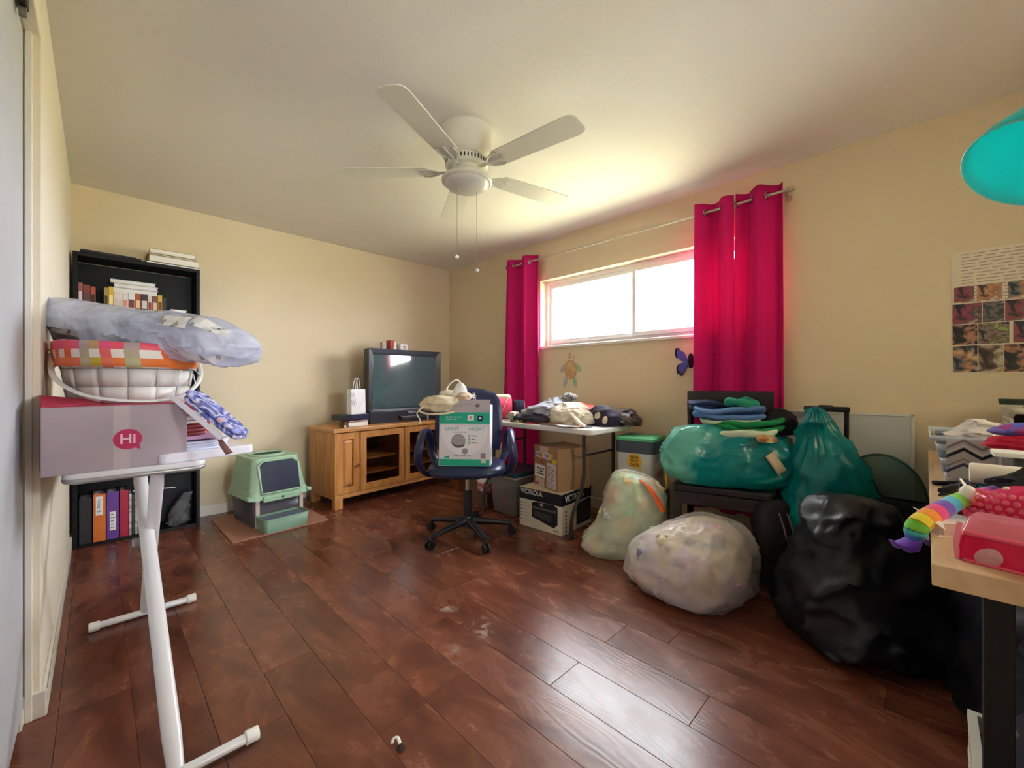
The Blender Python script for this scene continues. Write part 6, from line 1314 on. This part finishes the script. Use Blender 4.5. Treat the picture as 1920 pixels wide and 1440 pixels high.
heap('crumpled_cloth', 'black cloth peeking over the lattice basket rim', 'clothes', [(.008, .12, .11, 0, 0), (.1, .125, .12, 0, 0), (.22, .12, .11, 0, 0), (.27, .09, .09, -.02, 0), (.29, .02, .02, -.02, 0)], mat('black_cloth', (18, 20, 30)), 107, 40, 24, .85, .02, 10, .02, 8, (2.76, -.40, DZ))
tag(MB().cbox((2.66, -.28, DZ+.262), (.05, .13, .012), (0, -16, 0)).build('green_comb', mat('dark_green_plastic', (36, 56, 46), .5), bevel=.003), 'dark green flat strip lying over the lattice basket rim', 'strip')
# pink-red fabric and print
heap('folded_fabric', 'crimson folded fabric in front of the lattice basket', 'fabric', [(0, .05, .15, 0, 0), (.02, .055, .16, 0, 0), (.045, .045, .145, 0, 0), (.052, .02, .05, 0, 0)], mat('crimson_fabric', (196, 24, 60), .85, .08), 111, 50, 24, .7, .016, 16, .014, 12, (1.98, -.30, DZ+.132))
heap('folded_fabric', 'violet and blue printed fabric on the crimson fabric', 'fabric', [(0, .04, .11, 0, 0), (.015, .05, .12, 0, 0), (.035, .03, .08, 0, 0), (.042, .01, .02, 0, 0)], patchwork('violet_print', [(120, 110, 200), (170, 176, 226), (150, 60, 130), (214, 206, 226), (90, 96, 190)], 26, .85), 113, 40, 16, .8, .012, 14, .012, 9, (1.985, -.26, DZ+.180))
carton('carton', 'low grey carton under the crimson fabric', 'box', (1.915, -.46, DZ), (.12, .30, .131), (150, 146, 150))
tag(MB().prism(rrect(.09, .34, .008), 0, .014).build('white_tray', WHITE, loc=(1.84, -.305, DZ+.132), bevel=.003), 'long white flat tray in front of the crimson fabric', 'tray')
carton('carton', 'small dark carton under the white tray', 'box', (1.80, -.46, DZ), (.09, .28, .131), (60, 58, 66))
tb_ = thing('paper_roll', 'thick white paper roll lying across in front of the zigzag basket', 'roll', (1.70, -.255, DZ+.094), 0)
MB().lathe([(.001, -.17), (.026, -.17), (.028, -.165), (.028, .2), (.026, .205), (.001, .205)], 24, M=Matrix.Rotation(R(90), 4, 'X'), cap=False).build('roll', mat('warm_white_foam', (232, 226, 214), .6, .02), tb_, smooth=40)
MB().lathe([(.010, -.1155), (.012, -.118), (.001, -.118)], 16, M=Matrix.Rotation(R(90), 4, 'X'), cap=False).build('core', mat('dark_core', (120, 110, 100), .8), tb_)
carton('carton', 'small teal box beneath the white roll', 'box', (1.655, -.27, DZ), (.09, .17, .065), (46, 110, 120))
tag(carton('carton', 'dark plum box under the white roll end', 'box', (1.67, -.096, DZ), (.07, .03, .065), (50, 42, 62)), 'dark plum box under the white roll end', 'box')
tag(MB().prism(rrect(.06, .09, .01), 0, .012).build('maroon_pouch', mat('maroon_cloth', (110, 20, 46), .8), loc=(1.60, -.075, DZ), bevel=.003), 'flat maroon pouch beside the rainbow plush', 'pouch')
heap('plastic_bag', 'shiny black plastic bag crumpled on the desk', 'bag', [(0, .05, .075, 0, 0), (.05, .05, .085, 0, 0), (.10, .045, .075, 0, -.01), (.145, .03, .05, 0, -.03), (.155, .01, .02, 0, -.03)], film('black_gloss_film', (52, 50, 58), .10, .12, .2, .8, 14, .08), 117, 50, 28, .85, .03, 9, .03, 7, (1.60, -.205, DZ+.0005))
# pens
PN = mat('pen_black', (24, 24, 34), .4, .03)
for k, (q0, q1, r_, l_) in enumerate((((1750, 905), (1796, 907), .0075, 'long black marker at the desk edge beneath the zigzag basket'), ((1770, 914), (1806, 902), .005, 'thin black pen crossing toward the white roll'), ((1764, 920), (1800, 910), .008, 'black and grey brush on the desk near the white spoon'), ((1762, 928), (1794, 921), .004, 'short dark pen closest to the rainbow plush'))):
    t = thing('marker_pen', l_, 'pen', (0, 0, 0), 0, 'pens at the desk edge')
    a, c = W(*q0, z=DZ+r_+.0006), W(*q1, z=DZ+r_+.0006)
    MB().tube([a, a.lerp(c, .65)], r_, 10).build('barrel', PN, t, smooth=50); MB().tube([a.lerp(c, .65), a.lerp(c, .95), c], [r_*1.05, r_*1.05, r_*.5], 10).build('cap', mat('pen_grey', (90, 86, 92), .4) if k == 2 else PN, t, smooth=50)
sp_ = thing('plastic_spoon', 'white plastic spoon standing up from the desk clutter', 'spoon', (0, 0, 0))
p0, p1 = W(1800, 897, d=1.00), W(1818, 922, d=.985)
MB().tube([p0, p0.lerp(p1, .5), p1], [.004, .006, .008], 8, flat=.4).build('handle', WHITE, sp_, smooth=60)
MB().ball((0, 0, 0), (.015, .015, .018), 12).build('bowl', WHITE, sp_, smooth=80, loc=W(1815, 924, d=.98))
# rainbow plush tail
rbp = thing('rainbow_plush', 'rainbow striped long plush snake with violet fins drooping over the desk edge', 'soft toy')
path_px = [(1915, 918, 1.045), (1870, 921, 1.03), (1830, 930, 1.01), (1800, 938, .99), (1772, 952, .97), (1745, 968, .95), (1722, 985, .94), (1716, 1003, .94), (1714, 1018, .94)]
cp = curve([tuple(W(*p[:2], d=p[2])) for p in path_px], 6)
cols = [(90, 200, 90), (80, 160, 220), (110, 60, 170), (200, 60, 160), (240, 200, 40), (250, 210, 40), (120, 210, 70), (70, 180, 220), (110, 70, 190), (226, 60, 130), (245, 150, 50), (240, 220, 50), (120, 214, 70), (70, 200, 200), (70, 130, 210), (140, 70, 200)]
ns = len(cp)-1; seg = ns/16
for k in range(16):
    i0, i1 = int(k*seg), int((k+1)*seg)
    pts = cp[i0:i1+1]
    rad = []
    for q in range(len(pts)):
        g = (i0+q)/ns; rad.append((.013+.008*min(1, g*1.6)) if g < .85 else .021*(1-(g-.85)*3.4))
    if len(pts) > 1: MB().tube(pts, rad, 14).build('stripe_segment', mat('plush_%d_%d_%d' % cols[k], cols[k], .95, .08, 20, .4, 160, sheen=.3), rbp, smooth=70)
VIO = mat('violet_plush', (104, 56, 196), .9, .2, 20, .4, 160, sheen=.3)
for pts, r_ in (([(1716, 1012), (1700, 1020), (1682, 1022), (1668, 1012)], [.018, .02, .014, .003]), ([(1714, 1014), (1705, 1026), (1700, 1034)], [.018, .022, .008]), ([(1722, 1008), (1738, 1012), (1742, 1022)], [.014, .014, .006])):
    MB().tube([W(a, c, d=.94) for a, c in pts], r_, 10, flat=.5).build('fin', VIO, rbp, smooth=60)
tag(MB().tube([W(1735, 1004, d=.93), W(1737, 1012, d=.93)], [.006, .004], 8).build('white_tag', WHITE, smooth=60), 'tiny white tag hanging by the rainbow plush', 'tag')
# white card box, pouches
wc = thing('card_box', 'opened white card box lid on the desk corner beside the pink case', 'box', W(1776, 1000, z=DZ), -45)
MB().box(-.03, -.02, 0, .07, .05, .030).build('body', PAPER, wc, bevel=.001)
MB().add([(-.03, -.02, .03), (-.052, -.045, .024), (-.03, .05, .045), (.0, .05, .03)], [(0, 1, 2, 3)]).build('loose_flap', PAPER, wc, solid=.001)
MB().box(-.03, -.0205, .001, .07, -.0195, .028).build('side_print', mat('pinkish_card', (214, 190, 180), .7), wc)
tag(MB().add([(0, 0, 0), (.045, .012, 0), (.05, .022, .002), (.02, .016, .001), (0, 0, .0015), (.045, .012, .0015), (.05, .022, .0035), (.02, .016, .0025)], [(3, 2, 1, 0), (4, 5, 6, 7), (0, 1, 5, 4), (1, 2, 6, 5), (2, 3, 7, 6), (3, 0, 4, 7)]).build('paper_scrap', PAPER, loc=W(1757, 1008, z=DZ+.0005), rz=-50), 'small white paper scrap on bare birch at the desk corner', 'paper scrap')
HP = film('hot_pink_vinyl', (232, 16, 84), .06, .15, .25, .3, 9, .03)
pc_ = thing('pencil_case', 'hot pink vinyl zip case with clear top at the front of the desk', 'pencil case', W(1811, 1046, z=DZ+.001), -104)
b = MB(); taper(b, .30, .10, .29, .09, 0, .052, .012, off=(.14, .03, .14, .03)); b.build('vinyl_body', HP, pc_, smooth=40, bevel=.004)
b = MB(); taper(b, .29, .09, .27, .07, .053, .078, .012, off=(.14, .03, .135, .045)); b.build('clear_top', film('pinkish_clear_vinyl', (244, 170, 190), .45, .08, .3, .5, 12, .1), pc_, smooth=40)
MB().tube([(.0, -.017, .053), (.28, -.017, .054)], .004, 8).build('zip', mat('pink_zip', (236, 90, 130), .5), pc_, smooth=50)
MB().tube([(.0, -.019, .002), (.28, -.019, .002)], .003, 8).build('piping', mat('pink_zip', (236, 90, 130)), pc_, smooth=50)
b = MB(); b.sack([(0.004, .012, .003, .03, -.020), (.012, .018, .004, .032, -.020), (.026, .015, .004, .035, -.020), (.034, .005, .002, .038, -.020)], 20, 10, .9, .004, 40, .003, 30, 4); b.build('clear_window', film('clear_vinyl_patch', (244, 224, 230), .35, .08, .2, .8, 30, .2), pc_, smooth=60)  # painted glare: a whitish film patch on the case front
MB().tube([(-.008, -.015, .0), (-.01, -.015, .03), (-.006, -.012, .07)], .004, 8).build('clear_edge', film('pinkish_clear_vinyl', (244, 170, 190)), pc_, smooth=50)
bw = thing('bubble_pouch', 'pink bubble-wrap pouch with whitish sheen behind the pink case', 'pouch', (1.475, -.155, DZ), -80)
b = MB(); b.sack([(0, .08, .06, .0, .0), (.03, .09, .065, .0, .0), (.07, .08, .055, .01, .0), (.10, .05, .035, .03, .0), (.108, .01, .01, .03, .0)], 60, 26, .8, .012, 12, .012, 8, 121); b.build('pouch_body', film('bubble_pink', (240, 60, 120), .05, .16, .3, .4, 30, .04), bw, smooth=70)
b = MB()
for q in range(90):
    i_, j_ = q % 15, q//15; a_ = R(180+i_*12+(j_ % 2)*6); h_ = .02+j_*.014; k_ = 1-.25*max(0, h_-.05)/.05
    b.ball((.09*k_*math.cos(a_), .066*k_*math.sin(a_), h_), (.006, .006, .006), 4)
stuff(b.build('bubbles', film('bubble_clear', (248, 150, 180), .45, .1, .3, 0, 5, .05), bw, smooth=80))
bkk = book('book', 'slanted white book with yellow corner at the frame edge of the desk', 0, .11, DZ+.09, .018, (226, 220, 214), .15, 0, lying=True, rz=-20)
bkk.location = W(1985, 972, d=.90); bkk.rotation_euler = (R(24), R(10), R(-40))
tag(MB().ball((0, 0, 0), (.012, .012, .009), 8).build('yellow_bead', mat('bead_yellow', (240, 200, 40), .4), loc=W(1913, 940, d=.95), smooth=80), 'small yellow bead above the slanted white book', 'bead')
# crumb on the floor
cm = thing('floor_scrap', 'small curled white and brown scrap alone on the open floor', 'scrap', (.633, 1.094, 0), 30)
MB().sack([(.0, .012, .010, 0, 0), (.006, .014, .011, 0, 0), (.013, .007, .007, 0, 0), (.015, .002, .002, 0, 0)], 18, 10, .9, .003, 60, .003, 50, 5).build('brown_lump', mat('dark_brown_crumb', (60, 42, 34), .9), cm, smooth=60)
MB().tube(curve([(.008, .010, .006), (.02, .024, .012), (.018, .036, .009), (.006, .036, .004)], 5), [.005]*12+[.006]*4, 8, flat=.5).build('white_curl', WHITE, cm, smooth=60)
bpy.context.view_layer.update()
